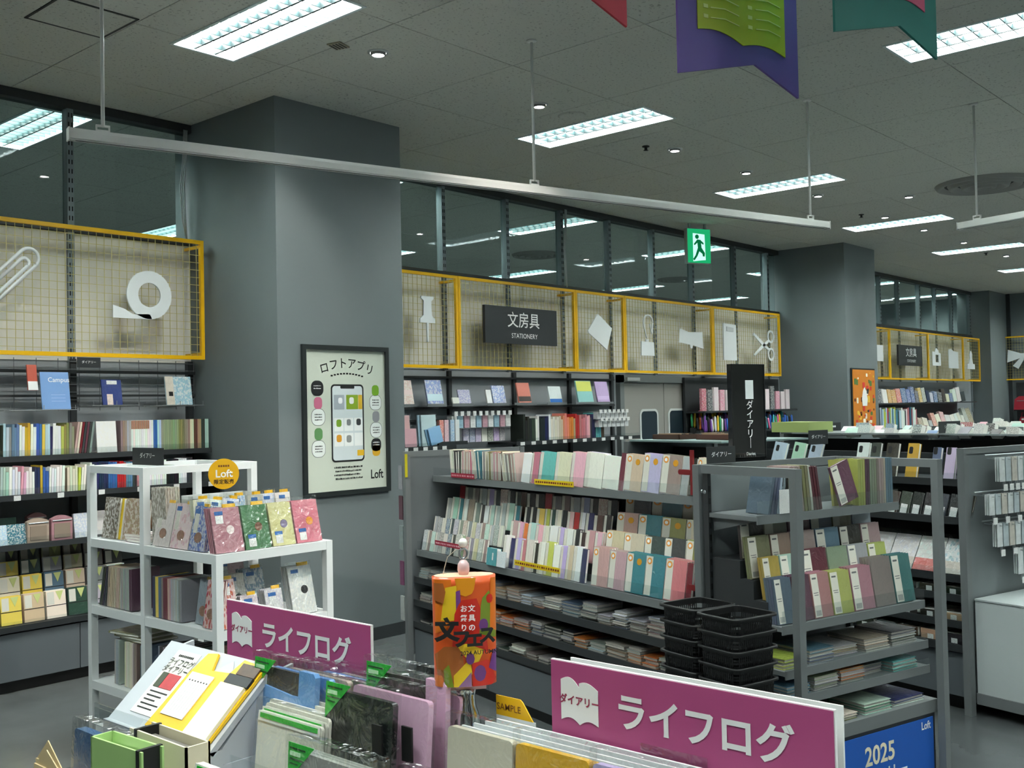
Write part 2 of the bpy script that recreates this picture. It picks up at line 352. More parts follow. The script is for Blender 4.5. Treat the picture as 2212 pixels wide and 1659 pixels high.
# partition along the back: lower grey metal wall, beige panels behind the wire frames, glass above
m_bei = M('beige_panel', (222,217,205), .6, noise=.03, nscale=2)
m_gp = M('grey_wall_panel', (150,155,158), .5)
m_post = M('slotted_post_grey', (132,142,146), .4, .4)
m_glass = clear('tinted_glass', (228,236,234), .0, .02)
SEGS = [(-5.4, 4.10, [-4.4,-2.2,0,1.1,2.15,3.21], 'left'), (5.21, 13.07, [5.8,6.66,7.53,8.37,9.2,10.05,10.89,11.91,12.78], 'back'), (14.06, 20.95, [14.9,15.75,16.56,17.34,18.28,19.06,19.9,20.88], 'far')]
wn = 0
for x0, x1, ps, nm in SEGS:
    wl = S('wall_'+nm, MB().box(x0, x1, YW, YW+.10, 0, 2.84), m_gp)
    xs = [x0]+[p for p in ps if x0+.1 < p < x1-.1]+[x1]
    for a, c in zip(xs, xs[1:]):
        MB().box(a+.006, c-.006, YW-.012, YW, 1.99, 2.83).build('beige_panel', m_bei, wl)
        MB().box(a+.006, c-.006, YW-.010, YW, .35, 1.975).build('grey_panel', m_gp, wl)
    for p in ps:
        if x0 < p < x1:
            q = MB().box(p-.022, p+.022, YW-.035, YW+.035, 1.4, CH)
            for k in range(28): q.mat(1).box(p-.014, p-.006, YW-.0365, YW-.034, 1.92+k*.062, 1.95+k*.062).box(p+.006, p+.014, YW-.0365, YW-.034, 1.92+k*.062, 1.95+k*.062)
            q.build('slotted_post', [m_post, M('slot_black', (16,17,18), .7)], wl)
    MB().box(x0, x1, YW-.04, YW+.06, 2.835, 2.875).build('sill_rail', m_rackd, wl)
    MB().box(x0, x1, YW-.045, YW+.065, CH-.06, CH-.002).build('head_rail', M('dark_rail', (48,51,52), .5), wl)
    for a, c in zip(xs, xs[1:]):
        wn += 1
        wi = S(f'window_{wn}', MB().box(a+.02, c-.02, YW+.012, YW+.018, 2.875, CH-.06), m_glass)
# a cable bundle by the pillar and one at the middle post
for x in (4.055, 8.42):
    q = MB()
    for k in range(3):
        o_ = .012*k
        q.tube([(x-o_, YW-.06, CH-.05), (x-.012-o_, YW-.062, 3.45), (x-.03-o_*1.2, YW-.06, 3.25), (x-.02-o_, YW-.06, 3.0), (x-.004, YW-.05, 2.86)], .005, 6)
    q.build('cable_bundle', M('white_cable', (196,202,202), .5), None, smooth=True, label='thin white cables hanging down beside the large grey pillar' if x < 5 else 'thin cables dangling at the middle post of the glazing', cat='cable')
# end wall of the shop and the walls out of view
S('wall_right', MB().box(22.0, 22.2, -7.5, 14.5, 0, CH+.1), m_col)
S('wall_behind', MB().box(-5.5, 22.2, -7.6, -7.4, 0, CH+.1), M('pale_wall', (190,190,186), .7))
S('wall_entry', MB().box(-5.6, -5.4, -7.5, 14.5, 0, CH+.1), M('pale_wall', (190,190,186), .7))
S('wall_store_room', MB().box(-5.5, 22.2, 14.4, 14.6, 0, CH+.1), M('dark_wall', (96,100,102), .7))
for k, xx in enumerate((22.0,)):
    MB().box(xx-.03, xx, 6.28, 6.35, 0, CH).build('trim_1', m_rackd, kind='structure')

# ============================================================ ceiling fittings
m_tube = emit('troffer_diffuser', (240,252,248), TROFFER)
m_hous = M('troffer_white', (214,226,228), .45)
m_blade = M('louver_blade', (26,48,50), .5); m_lrail = M('louver_rail', (22,34,36), .5)
cross_me = MB().box(.012, FW-.012, -.003, .003, .004, .034).data('louver_blade', m_blade)
long_me = MB().box(-.006, .006, .012, FL-.012, -.002, .038).data('louver_rail', m_lrail)
frame_mb = MB().box(-.012, FW+.012, -.012, .006, -.006, .008).box(-.012, FW+.012, FL-.006, FL+.012, -.006, .008).box(-.012, .006, 0, FL, -.006, .008).box(FW-.006, FW+.012, 0, FL, -.006, .008)
frame_mb.box(-.002, .002, 0, FL, .008, .06).box(FW-.002, FW+.002, 0, FL, .008, .06).box(0, FW, -.002, .002, .008, .06).box(0, FW, FL-.002, FL+.002, .008, .06)
frame_me = frame_mb.data('trim_frame', m_hous)
diff_me = MB().box(.004, FW-.004, .004, FL-.004, .042, .046).data('diffuser', m_tube)
def place_of(x, y):
    return y > YW
NEAR = {(0, 3), (1, 3), (1, 2), (2, 3), (0, 4), (2, 4)}
for x, y in fix:
    k = round((x-3.126)/2.945); j = FY.index(y)
    t = thing('ceiling_light', None, 'ceiling light', (x, y, CH), 0, 'recessed louvred ceiling lights')
    put('trim_frame', frame_me, t); put('diffuser', diff_me, t)
    nb = 13
    if (k, j) in NEAR:
        for i in range(1, 3): put('louver_rail', long_me, t, (FW*i/3, 0, 0))
        for i in range(1, nb): put('louver_blade', cross_me, t, (0, FL*i/nb, 0))
    else:
        def lv():
            q = MB()
            for i in range(1, 3): q.box(FW*i/3-.002, FW*i/3+.002, .012, FL-.012, .002, .034)
            for i in range(1, nb): q.box(.012, FW-.012, FL*i/nb-.0015, FL*i/nb+.0015, .004, .03)
            return q.data('louver', m_blade)
        put('louver', up('louver', lv), t)
    row = {0:'last row behind the camera',1:'row behind the camera',2:'row nearest the viewer',3:'row in front of the glazing',4:'first row beyond the glazing',5:'second row beyond the glazing'}[j]
    LB = {(0,3): 'largest louvred ceiling light, above the left end of the long white rail', (1,3): 'louvred ceiling light behind the middle rod of the long white rail', (2,3): 'louvred ceiling light behind the right rod of the long white rail', (3,3): 'louvred ceiling light just past the right end of the long rail', (4,3): 'distant louvred ceiling light above the second pillar', (5,3): 'small distant louvred ceiling light past the second pillar', (6,3): 'farthest tiny louvred ceiling light near the end wall',
      (1,2): 'louvred ceiling light at the right edge behind the teal pennant', (0,4): 'louvred light seen through the glass at the left edge', (2,4): 'louvred light seen through the glass above the stationery board', (3,4): 'louvred light seen through the glass behind the exit sign', (4,4): 'louvred light seen through the glass next to the second pillar', (1,4): 'louvred light beyond the glass hidden by the large pillar',
      (1,5): 'louvred light low in the glass beside the large pillar at left', (2,5): 'louvred light low in the glass just right of the large pillar', (3,5): 'louvred light low in the glass left of the middle post', (4,5): 'louvred light low in the glass above the name tag shape', (5,5): 'louvred light low in the glass above the scissors shape'}
    t['label'] = LB.get((k, j)) or f'recessed louvred ceiling light outside the picture, {ordn(k+1)} of the {row}'
# downlights with their own beams
ring = MB().lathe([(.062, 0), (.062, -.006), (.05, -.008), (.046, .0)], 24, cap=False)
ring_me = ring.data('trim_ring', M('downlight_trim', (200,204,204), .4), True)
eye_me = MB().lathe([(.001, -.004), (.036, -.004), (.040, -.014), (.001, -.022)], 20).data('lamp_lens', emit('downlight_lens', (255,255,252), 9), True)
hood_me = MB().lathe([(.046, .0), (.040, -.016), (.036, -.016), (.034, 0)], 20, cap=False).data('lamp_hood', M('hood_grey', (120,122,122), .4, .5), True)
DL = [(4.04,4.57,3.9,6.6),(5.515,4.58,5.0,5.9),(7.26,4.6,6.9,6.6),(8.436,4.6,8.2,6.6),(9.907,4.607,9.9,6.6),(11.617,4.61,11.4,6.6),(12.847,4.62,12.6,6.3),(14.277,4.62,14.0,5.6),(16.08,4.62,16,6.5),(10.656,3.976,9.5,3.2),
      (2.3,4.55,2.6,6.5),(2.6,2.45,2.8,4.3),(4.3,2.6,4.1,4.2),(1.3,.6,1.2,1.1),(1.0,2.3,1.2,1.8),(5.4,2.3,4.6,3.2)]  # these six lamps are added out of view to brighten the goods
for n, (x, y, ax, ay) in enumerate(DL):
    t = thing('downlight', f'small round adjustable downlight in the ceiling, {ordn(n)} counted along the row from the left' if n < 9 else
        ['single round downlight set nearer than the row, above the far islands','added unseen round downlight above the tall wall shelving at the left','added unseen round downlight above the white shelf unit','added unseen round downlight above the long grey rack','added unseen round downlight above the pink sign nearest the viewer','added unseen round downlight above the tilted planner stand','added unseen round downlight above the end of the long rack'][n-9],
        'downlight', (x, y, CH), 0, 'round downlights')
    put('trim_ring', ring_me, t); put('lamp_hood', hood_me, t, (0,0,-.004)); put('lamp_lens', eye_me, t, (0,0,-.002))
    li = bpy.data.lights.new('downlight_beam', 'SPOT'); li.energy = SPOT_W*{0: 1.1, 10: 1.7, 11: 3.4, 12: 4.2, 13: 1.9, 14: .8, 15: .7, 1: .4, 6: .5}.get(n, 1.0); li.spot_size = math.radians(62); li.spot_blend = .7; li.shadow_soft_size = .03; li.color = (1, .94, .86)
    lo = bpy.data.objects.new('downlight_beam', li); C.objects.link(lo); lo.parent = t; lo.location = (0, 0, -.03)
    d = Vector((ax-x, ay-y, 1.2-CH)); lo.rotation_euler = d.to_track_quat('-Z', 'Y').to_euler()
# hatch, speaker grille, sprinkler heads, air diffuser
m_dk = M('hatch_gap', (44,46,46), .6)
def hatch(x0, x1, y0, y1, lb):
    t = thing('ceiling_hatch', lb, 'ceiling hatch', ((x0+x1)/2, (y0+y1)/2, CH), 0, 'ceiling access hatches'); a, c = (x1-x0)/2, (y1-y0)/2; w_ = .014
    MB().box(-a, a, -c, -c+w_, -.004, 0).box(-a, a, c-w_, c, -.004, 0).box(-a, -a+w_, -c, c, -.004, 0).box(a-w_, a, -c, c, -.004, 0).build('gap_frame', m_dk, t)
    MB().box(-a+w_, a-w_, -c+w_, c-w_, -.003, 0).build('hatch_panel', mti, t)
hatch(2.385, 2.815, 5.07, 5.47, 'square access hatch with a dark edge in the ceiling tiles')
hatch(3.0, 3.45, 9.2, 9.65, 'square access hatch in the dim ceiling behind the glass')
hatch(19.3, 19.8, 4.2, 4.7, 'small access hatch far off near the third pillar')
t = thing('ceiling_speaker', 'small beige grille set in the ceiling by the first downlight', 'speaker', (3.80, 4.64, CH), .3)
MB().box(-.05, .05, -.045, .045, -.008, 0).build('grille_plate', M('beige_plastic', (168,160,140), .5), t)
q = MB()
for k in range(4): q.box(-.04, .04, -.035+k*.021, -.026+k*.021, -.0095, -.008)
q.build('grille_slots', m_dk, t)
SPK = [(7.01,4.715,'small dark sprinkler head beside the third downlight'),(11.3,4.75,'small dark sprinkler head near the far ceiling light'),(15.6,4.75,'small dark sprinkler head over the far shelving'),(6.4,7.1,'dark sprinkler head behind the glass next to the large pillar'),(12.2,7.4,'dark sprinkler head behind the glass beside the exit sign'),(8.6,11.2,'dark sprinkler head deep in the back room ceiling')]
sp_me = MB().lathe([(.03, 0), (.03, -.006), (.012, -.01), (.012, -.03), (.022, -.034), (.001, -.036)], 14).data('sprinkler', m_dk, True)
for x, y, lb in SPK: put('sprinkler', sp_me, None, (x, y, CH), label=lb, cat='sprinkler', group='ceiling sprinklers')
def diffuser(x, y, r, lb):
    t = thing('air_diffuser', lb, 'air diffuser', (x, y, CH), 0, 'round air diffusers'); m_d = M('diffuser_grey', (138,138,134), .5)
    for k in range(4):
        a = r*(1-.25*k); MB().lathe([(a, -.002), (a-.02, -.03-.006*k), (a-.05*r/.45, -.034-.006*k), (max(.01, a-.09*r/.45), -.004)], 40, cap=False).build('cone_ring', m_d, t, smooth=True)
    MB().lathe([(r*.22, -.03), (.01, -.045)], 24).build('cone_centre', m_d, t, smooth=True)
    MB().lathe([(r*.95, -.001), (.01, -.0015)], 40).build('dark_throat', m_dk, t)
diffuser(10.62, 3.22, .46, 'large round air diffuser in the ceiling above the far islands')
diffuser(10.77, 9.06, .33, 'round air diffuser behind the glass, in the back room ceiling')
diffuser(14.6, 9.3, .30, 'small distant round air diffuser behind the glass near the second pillar')
put('dome_cover', MB().lathe([(.1, 0), (.1, -.004), (.085, -.012), (.001, -.014)], 28).data('dome_cover', mti, True), None, (5.89, 4.59, CH), label='flat round blank cover in the ceiling beside the second downlight', cat='cover plate')
# exit sign
t = thing('exit_sign', 'green illuminated exit sign with a running figure hanging from the ceiling', 'exit sign', (10.42, 6.33, CH), -.42)
gm = emit('exit_green', (30,176,110), .13); wm = emit('exit_white', (200,255,240), .15); dg_ = emit('exit_dark_green', (12,120,70), .10)
MB().box(-.16, .16, -.03, .03, -.46, -.06).build('lamp_case', M('case_white', (190,196,192), .5), t)
MB().box(-.12, -.09, -.01, .01, -.06, 0).box(.09, .12, -.01, .01, -.06, 0).build('hanger_rod', m_steel, t)
MB().box(-.155, .155, -.0335, -.0302, -.455, -.065).build('face_plate', gm, t)
MB().prism([(x_, z_+.12) for x_, z_ in [(-.085,-.235),(.075,-.245),(.085,-.54),(.03,-.545),(-.085,-.56)]], -.0355, -.034, 'y').build('doorway_panel', wm, t)
fig = MB()
fig.prism([(-.03+.026*math.cos(a*PI/6), -.155+.026*math.sin(a*PI/6)) for a in range(12)], -.0375, -.0362, 'y')
for poly in ([(-.03,-.305),(.02,-.31),(.03,-.40),(-.02,-.41)], [(-.03,-.31),(-.075,-.36),(-.065,-.375),(-.015,-.335)], [(.02,-.315),(.06,-.345),(.055,-.365),(.01,-.34)],
             [(-.02,-.40),(.03,-.40),(.075,-.46),(.07,-.50),(.045,-.50),(.04,-.47),(-.02,-.43)], [(-.02,-.40),(.015,-.41),(-.03,-.50),(-.07,-.55),(-.09,-.535),(-.055,-.49)]):
    fig.prism([(x_, z_+.12) for x_, z_ in poly], -.0375, -.0362, 'y')
fig.build('running_figure', dg_, t)
# hanging sign rails (slim white channels on rods)
def rail(s0, s1, tt, z, rods, lb, along='s'):
    L = s1-s0
    if along == 's': t = thing('sign_rail', lb, 'hanging rail', W(s0, tt, z), RZ, 'hanging white sign rails')
    else: t = thing('sign_rail', lb, 'hanging rail', W(tt, s0, z), RZ+PI/2, 'hanging white sign rails')
    m_r = M('rail_white', (226,226,222), .35)
    MB().prism([(-.022,.045),(.022,.045),(.024,.03),(.024,0),(.016,0),(.016,-.006),(.012,-.006),(.012,.012),(-.012,.012),(-.012,-.006),(-.016,-.006),(-.016,0),(-.024,0),(-.024,.03)], 0, L, 'x').build('channel', m_r, t)
    MB().box(-.004, .002, -.026, .026, -.008, .048).build('end_cap', m_r, t); MB().box(L-.002, L+.004, -.026, .026, -.008, .048).build('end_cap', m_r, t)
    MB().box(.03, L-.03, -.008, .008, -.004, .0).build('dark_slot', M('slot_shadow', (60,60,58), .6), t)
    for r in rods:
        MB().tube([(r-s0, 0, .07), (r-s0, 0, CH-z-.001)], .0085, 10).build('rod', m_r, t, smooth=True)
        MB().box(r-s0-.03, r-s0+.03, -.006, .006, .045, .056).box(r-s0-.03, r-s0-.024, -.006, .006, .05, .075).box(r-s0+.024, r-s0+.03, -.006, .006, .05, .075).box(r-s0-.03, r-s0+.03, -.006, .006, .07, .078).build('clamp', m_r, t)
        MB().lathe([(.03, 0), (.03, -.006), (.012, -.012)], 16, (r-s0, 0, CH-z)).build('ceiling_cup', m_r, t, smooth=True)
rail(.903, 5.876, 4.85, 2.832, (1.047, 3.385, 5.705), 'long slim white rail hanging on three rods across the shop')
rail(2.35, 4.46, 6.83, 2.84, (4.32, 2.6), 'short white rail hanging at the right behind the long one', 't')
# pennants
def pennant(sL, sR, tt, zb, h, notch, cols, lb, book=None):
    wd = sR-sL; t = thing('pennant', lb, 'pennant', W(sL, tt, zb), RZ, 'swallowtail pennants under the ceiling')
    t.rotation_euler.y = 0
    MB().prism([(0,0),(wd*.62,notch),(wd,0),(wd,h),(0,h)], -.004, .004, 'y').build('board', M(cols[0][0], cols[0][1], .55), t)
    MB().tube([(wd*.15,0,h-.01),(wd*.15,0,CH-zb-.002)], .002, 5).build('cord', m_steel, t); MB().tube([(wd*.85,0,h-.01),(wd*.85,0,CH-zb-.002)], .002, 5).build('cord', m_steel, t)
    if book:
        z0, zc, x0, x1 = book; xm = (x0+x1)/2
        L = [(x0 + (xm-x0)*i/8, z0 + .012*math.sin(PI*i/8) - .012*(i/8)**2*1.5) for i in range(9)]; R = [(xm + (x1-xm)*i/8, L[-1][1] + .02*math.sin(PI*i/8*.9)-.012*i/8) for i in range(9)]
        MB().prism(L+R[1:]+[(x1, h-.12), (xm, h-.15), (x0, h-.12)], -.0075, -.0045, 'y').build('open_book', M(cols[1][0], cols[1][1], .55), t)
        q = MB()
        for i in range(12):
            z = z0+.04+i*.03
            if z > h-.17: break
            for a, c in ((x0+.05, xm-.015), (xm+.055, x1-.02)): q.prism([(a, z), ((a+c)/2, z+.006), (c, z-.004), (c, z-.001), ((a+c)/2, z+.009), (a, z+.003)], -.0088, -.0078, 'y')
            for a in (x0+.022, xm+.022): q.box(a, a+.018, -.0088, -.0078, z-.003, z+.008)
        q.build('page_lines', M(cols[2][0], cols[2][1], .55), t)
pennant(2.045, 2.545, 2.2, 2.556, .62, .075, [('purple_board',(98,72,150)),('lime_print',(170,176,20)),('pale_lime_print',(206,206,120))], 'purple swallowtail pennant with a lime green open book on it', (.14,.0,.075,.44))
pennant(2.355, 2.82, 1.9, 2.637, .62, .07, [('teal_board',(14,112,104)),('pink_print',(214,92,128)),('pale_pink_print',(240,170,190))], 'teal swallowtail pennant with a pink open book on it', (.155,.0,.065,.405))
pennant(1.50, 1.94, 2.3, 2.70, .62, .075, [('red_board',(196,50,62)),('pale_red_print',(240,180,170)),('cream_print',(250,236,220))], 'red swallowtail pennant, only its lower corner in view', None)
# ============================================================ yellow wire frames on the partition
m_wire = M('brass_wire', (196,184,120), .4, .3)
YF = 6.50
def wire_frame(x0, x1, z0, z1, lb, grp='yellow wire frames above the wall shelves', y=YF, end=None):
    t = thing('wire_screen', lb, 'wire screen', ((x0+x1)/2, y, z0), 0, grp); a = (x1-x0)/2; h = z1-z0; r = .013
    for nm, bb in (('bottom_bar', (-a, a, -r, r, 0, 2*r)), ('top_bar', (-a, a, -r, r, h-2*r, h)), ('side_bar', (-a, -a+2*r, -r, r, 2*r, h-2*r)), ('side_bar', (a-2*r, a, -r, r, 2*r, h-2*r))):
        bx(nm, m_yel, t, *bb)
    q = MB(); n = int((x1-x0)/.052); v = .0016
    for i in range(1, n): xx = -a+2*a*i/n; q.box(xx-v, xx+v, -v, v, 2*r, h-2*r)
    k = int(h/.052)
    for i in range(1, k): zz = h*i/k; q.box(-a+2*r, a-2*r, v, 3*v, zz-v, zz+v)
    q.build('wire_grid', m_wire, t, kind='stuff')
    for xx in (-a+r, a-r):
        for zz in (.03, h-.05): bx('wall_bracket', m_yel, t, xx-.008, xx+.008, r, YW-.012-y, zz, zz+.02)
    return t
wire_frame(1.1, 4.07, 2.005, 2.845, 'wide yellow wire frame left of the large pillar with clip and tape')
for x0, x1, lb in [(5.23,6.625,'yellow wire frame beside the large pillar, with the white pin'),(6.63,8.315,'yellow wire frame carrying the black stationery board'),(8.32,9.165,'narrow yellow wire frame with the white notepad shape'),
                   (9.17,10.985,'yellow wire frame with the white name tag and pouch shapes'),(10.99,12.70,'yellow wire frame with the white clipboard and scissors shapes')]:
    wire_frame(x0, x1, 1.985, 2.81, lb)
for x0, x1, lb in [(14.2,16.395,'distant yellow wire frame touching the second pillar'),(16.4,18.07,'distant yellow wire frame with the small black board'),(18.075,19.83,'distant yellow wire frame with white tag and clipboard shapes'),(19.835,20.75,'last distant yellow wire frame with the white stamp shape')]:
    wire_frame(x0, x1, 1.975, 2.79, lb)
tw = wire_frame(0, 2.6, 2.0, 2.86, 'yellow wire frame on the end wall with a white bow'); tw.location = (21.88, 5.19, 2.0); tw.rotation_euler.z = -PI/2
# white shapes hung on the frames
m_ico = M('icon_white_board', (226,230,230), .5)
YI = 6.466
def ico(name, lb, cx, z0, polys, group='white stationery shapes on the yellow frames', th=.012, y=YI):
    q = MB()
    for p in polys: q.prism(p, 0, th, 'y')
    return q.build(name, m_ico, None, (cx, y, z0), label=lb, cat='wall decoration', group=group)
def arc(cx, cz, r, a0, a1, n=24): return [(cx+r*math.cos(math.radians(a0+(a1-a0)*i/n)), cz+r*math.sin(math.radians(a0+(a1-a0)*i/n))) for i in range(n+1)]
def ringpoly(cx, cz, ro, ri, n=36, a0=0, a1=360):
    out = []
    for i in range(n):
        p, q_ = math.radians(a0+(a1-a0)*i/n), math.radians(a0+(a1-a0)*(i+1)/n)
        out.append([(cx+ro*math.cos(p), cz+ro*math.sin(p)), (cx+ro*math.cos(q_), cz+ro*math.sin(q_)), (cx+ri*math.cos(q_), cz+ri*math.sin(q_)), (cx+ri*math.cos(p), cz+ri*math.sin(p))])
    return out
# tape: ring and tongue
ico('tape_shape', 'white roll of tape shape on the wide yellow frame', 3.64, 2.265, ringpoly(.0, .165, .163, .082) + [[(-.26,.0),(.02,.0),(.0,.035),(-.12,.03),(-.18,.062),(-.26,.085)]])
# paper clip: three bent wires, tilted
def clip():
    a = math.radians(45); pts = [(-.30,.0),(.10,.0)] + arc(.10,.06,.06,-90,90,12) + [(-.34,.12)] + arc(-.34,.075,.045,90,270,10) + [(-.34,.03),(.06,.03)] + arc(.06,.058,.028,-90,90,8) + [(-.16,.086)]
    q = MB(); q.tube([((x*math.cos(a)-z*math.sin(a)), 0, (x*math.sin(a)+z*math.cos(a))) for x, z in pts], .011, 8); return q
clip().build('paper_clip_shape', m_ico, None, (2.81, YI+.004, 2.49), smooth=True, label='large white paper clip shape on the wide yellow frame', cat='wall decoration', group='white stationery shapes on the yellow frames')
ico('push_pin_shape', 'white push pin shape beside the large pillar', 6.228, 2.205, [[(-.07,.395),(.07,.395),(.075,.375),(.045,.355),(.05,.23),(.088,.20),(.09,.165),(-.09,.165),(-.088,.20),(-.05,.23),(-.045,.355),(-.075,.375)], [(-.012,.165),(.012,.165),(.006,.0),(-.006,.0)]])
ico('notepad_shape', 'white tilted notepad shape right of the stationery board', 8.70, 2.215, [[(-.21,.19),(-.04,.37),(.20,.23),(.13,.055),(.11,.0),(-.2,.165)]])
q = ringpoly(.04,.33,.085,.075,18,-20,190)
ico('name_tag_shape', 'white name tag shape with a looped cord', 9.56, 2.175, [[(-.125,.0),(.13,.0),(.12,.15),(-.12,.155)], [(-.03,.155),(.02,.155),(.02,.18),(-.03,.18)]] + [[(-.07,.33),(-.055,.33),(.0,.19),(-.015,.19)]] + ringpoly(.025,.36,.095,.08,18,10,200) + [[(.118,.37),(.103,.37),(.08,.24),(.098,.24)], [(.045,.355),(.058,.355),(.098,.24),(.085,.24)]])
ico('pouch_shape', 'white pen pouch shape between the tag and the clipboard', 10.46, 2.285, [[(-.26,.06),(-.24,.22),(-.05,.185),(.25,.20),(.26,.0),(.03,.035),(.02,.0),(-.02,.0),(-.03,.04)]])
ico('clipboard_shape', 'tall white clipboard shape left of the white scissors', 11.345, 2.165, [[(-.155,0),(.16,0),(.15,.44),(-.15,.45)]], th=.014)
MB().prism([(-.08,.41),(.08,.40),(.08,.35),(-.08,.355)], -.006, -.0002, 'y').build('clip', M('icon_shadow_white', (196,200,200), .5), bpy.data.objects['clipboard_shape'])
def sc_poly():
    P = ringpoly(.19,.30,.085,.06,22) + ringpoly(.19,.07,.085,.06,22)
    P += [[(.13,.26),(.15,.235),(-.24,.04),(-.27,.055),(-.03,.19)], [(.13,.12),(.15,.14),(-.25,.335),(-.27,.31),(-.03,.17)]]
    return P
ico('scissors_shape', 'white open scissors shape at the end of the yellow frames', 12.205, 2.195, sc_poly())
ico('envelope_shape', 'plain white square shape half hidden behind the second pillar', 15.85, 2.255, [[(-.22,0),(.22,0),(.21,.25),(-.21,.25)]])
ico('camera_tag_shape', 'distant white luggage tag shape with an oval cut out', 18.39, 2.23, [[(-.2,0),(-.2,.24),(-.06,.24),(-.06,.0)], [(.2,0),(.2,.22),(.1,.23),(.1,.0)], [(-.06,.0),(.1,.0),(.1,.06),(-.06,.06)], [(-.06,.19),(.1,.19),(.1,.25),(.03,.3),(-.03,.3),(-.06,.25)]])
ico('memo_board_shape', 'distant white memo board shape beside the tag', 19.23, 2.197, [[(-.24,0),(.25,0),(.24,.3),(.0,.31),(-.1,.345),(-.23,.33)]])
ico('stamp_shape', 'distant white rubber stamp shape', 20.17, 2.2, [[(-.2,0),(.2,0),(.2,.09),(.1,.1),(.06,.2),(.07,.28),(.02,.34),(-.04,.33),(-.08,.27),(-.06,.2),(-.12,.1),(-.2,.09)]])
bw = ico('bow_shape', 'white ribbon bow shape on the end wall', 0, 0, [[(-.3,.05),(-.28,.3),(-.05,.22),(.05,.22),(.3,.3),(.3,.05),(.05,.13),(-.05,.13)], [(-.05,.14),(.03,.14),(-.1,-.08),(-.2,-.02)], [(-.02,.14),(.05,.14),(.18,-.02),(.1,-.08)]]); bw.location = (21.84, 6.02, 2.3); bw.rotation_euler.z = -PI/2
# black boards
m_bd = M('black_board', (44,47,49), .45)
t = thing('stationery_sign', 'black board lettered in white with the word STATIONERY', 'sign', (7.435, 6.44, 2.225), 0)
bx('board', m_bd, t, -.515, .515, 0, .03, 0, .345)
txt('文房具', .155, m_wink, t, (.02, -.002, .215), RX, .006); txt('STATIONERY', .064, m_wink, t, (.03, -.002, .075), RX, .001)
t = thing('stationery_sign', 'small distant black board with white lettering past the second pillar', 'sign', (17.13, 6.44, 2.205), 0)
bx('board', m_bd, t, -.51, .51, 0, .03, 0, .33); txt('文房具', .155, m_wink, t, (.02, -.002, .205), RX, .006); txt('STATIONERY', .064, m_wink, t, (.03, -.002, .075), RX, .001)
# poster on the large pillar
YP = 5.672
t = thing('framed_poster', 'tall black framed phone app poster on the large grey pillar', 'poster', (4.665, YP, 1.045), 0)
hw, hh = .383, 1.03; m_pf = M('poster_frame_black', (34,40,40), .45)
for nm, bb in (('frame_bar', (-hw, hw, -.02, .001, 0, .032)), ('frame_bar', (-hw, hw, -.02, .001, hh-.032, hh)), ('frame_bar', (-hw, -hw+.032, -.02, .001, .032, hh-.032)), ('frame_bar', (hw-.032, hw, -.02, .001, .032, hh-.032))): bx(nm, m_pf, t, *bb)
sh = bx('sheet', M('poster_sheet', (204,210,196), .6), t, -hw+.03, hw-.03, -.006, 0, .03, hh-.03)
yy = -.0068
for i, ch in enumerate('ロフトアプリ'):
    xx = -.192+.080*i
    txt(ch, .080, m_ink, sh, (xx, yy, .905-.95*xx*xx), (PI/2, xx*1.25, 0), .012)
def dashes(par, x0, x1, z, hgt, mat, y_, dens=.012):
    q = MB(); x = x0
    while x < x1:
        w_ = random.uniform(.5, .9)*dens; q.box(x, min(x1, x+w_), y_-.0006, y_, z, z+hgt*random.uniform(.7, 1)); x += dens
    return q.build('small_print', mat, par)
for k in range(11):
    q = MB(); xx = -.13+.027*k; zz = .832-.9*xx*xx; q.box(xx-.009, xx+.009, yy-.0006, yy, zz, zz+.011); q.build('small_print', m_ink, sh)
def rrect(cx, cz, a, b_, r, n=6):
    P = []
    for qx, qz, s0 in ((a-r, b_-r, 0), (-a+r, b_-r, 90), (-a+r, -b_+r, 180), (a-r, -b_+r, 270)):
        P += [(cx+qx+r*math.cos(math.radians(s0+90*i/n)), cz+qz+r*math.sin(math.radians(s0+90*i/n))) for i in range(n+1)]
    return P
def flat(par, poly, mat, lay, name): return MB().prism(poly, -.0066-.0006*lay, -.006-.0006*lay, 'y').build(name, mat, par)
flat(sh, rrect(.005,.495,.145,.268,.03), m_ink, 1, 'phone_print'); flat(sh, rrect(.005,.495,.133,.256,.022), M('screen_print', (214,222,224), .5), 2, 'screen_print')
flat(sh, rrect(.005,.745,.062,.012,.008), m_ink, 3, 'notch_print')
P_ = lambda r, g, b_: M(f'print_{r}_{g}_{b_}', (r, g, b_), .6)
for cx, cz, a, b_, c in [(-.07,.64,.045,.05,(170,178,186)),(.045,.64,.052,.05,(140,170,40)),(.118,.64,.018,.05,(220,176,40)),(-.075,.485,.04,.045,(240,242,240)),(.012,.485,.04,.045,(240,242,240)),(.098,.485,.038,.045,(240,242,240)),(-.075,.38,.04,.045,(240,242,240)),(.012,.38,.04,.045,(240,242,240)),(.098,.38,.038,.045,(240,242,240)),(.115,.285,.03,.02,(226,178,30))]:
    flat(sh, rrect(cx, cz, a, b_, .004), P_(*c), 3, 'app_tile_print')
for cx, cz, r, c in [(-.075,.495,.022,(120,160,40)),(-.075,.39,.022,(214,150,40)),(.04,.65,.02,(240,240,236)),(-.06,.65,.018,(244,244,244)),(.012,.5,.018,(130,134,136)),(.1,.5,.02,(60,62,64)),(.012,.385,.022,(150,152,150))]:
    flat(sh, rrect(cx, cz, r, r*1.15, r*.7), P_(*c), 4, 'picture_print')
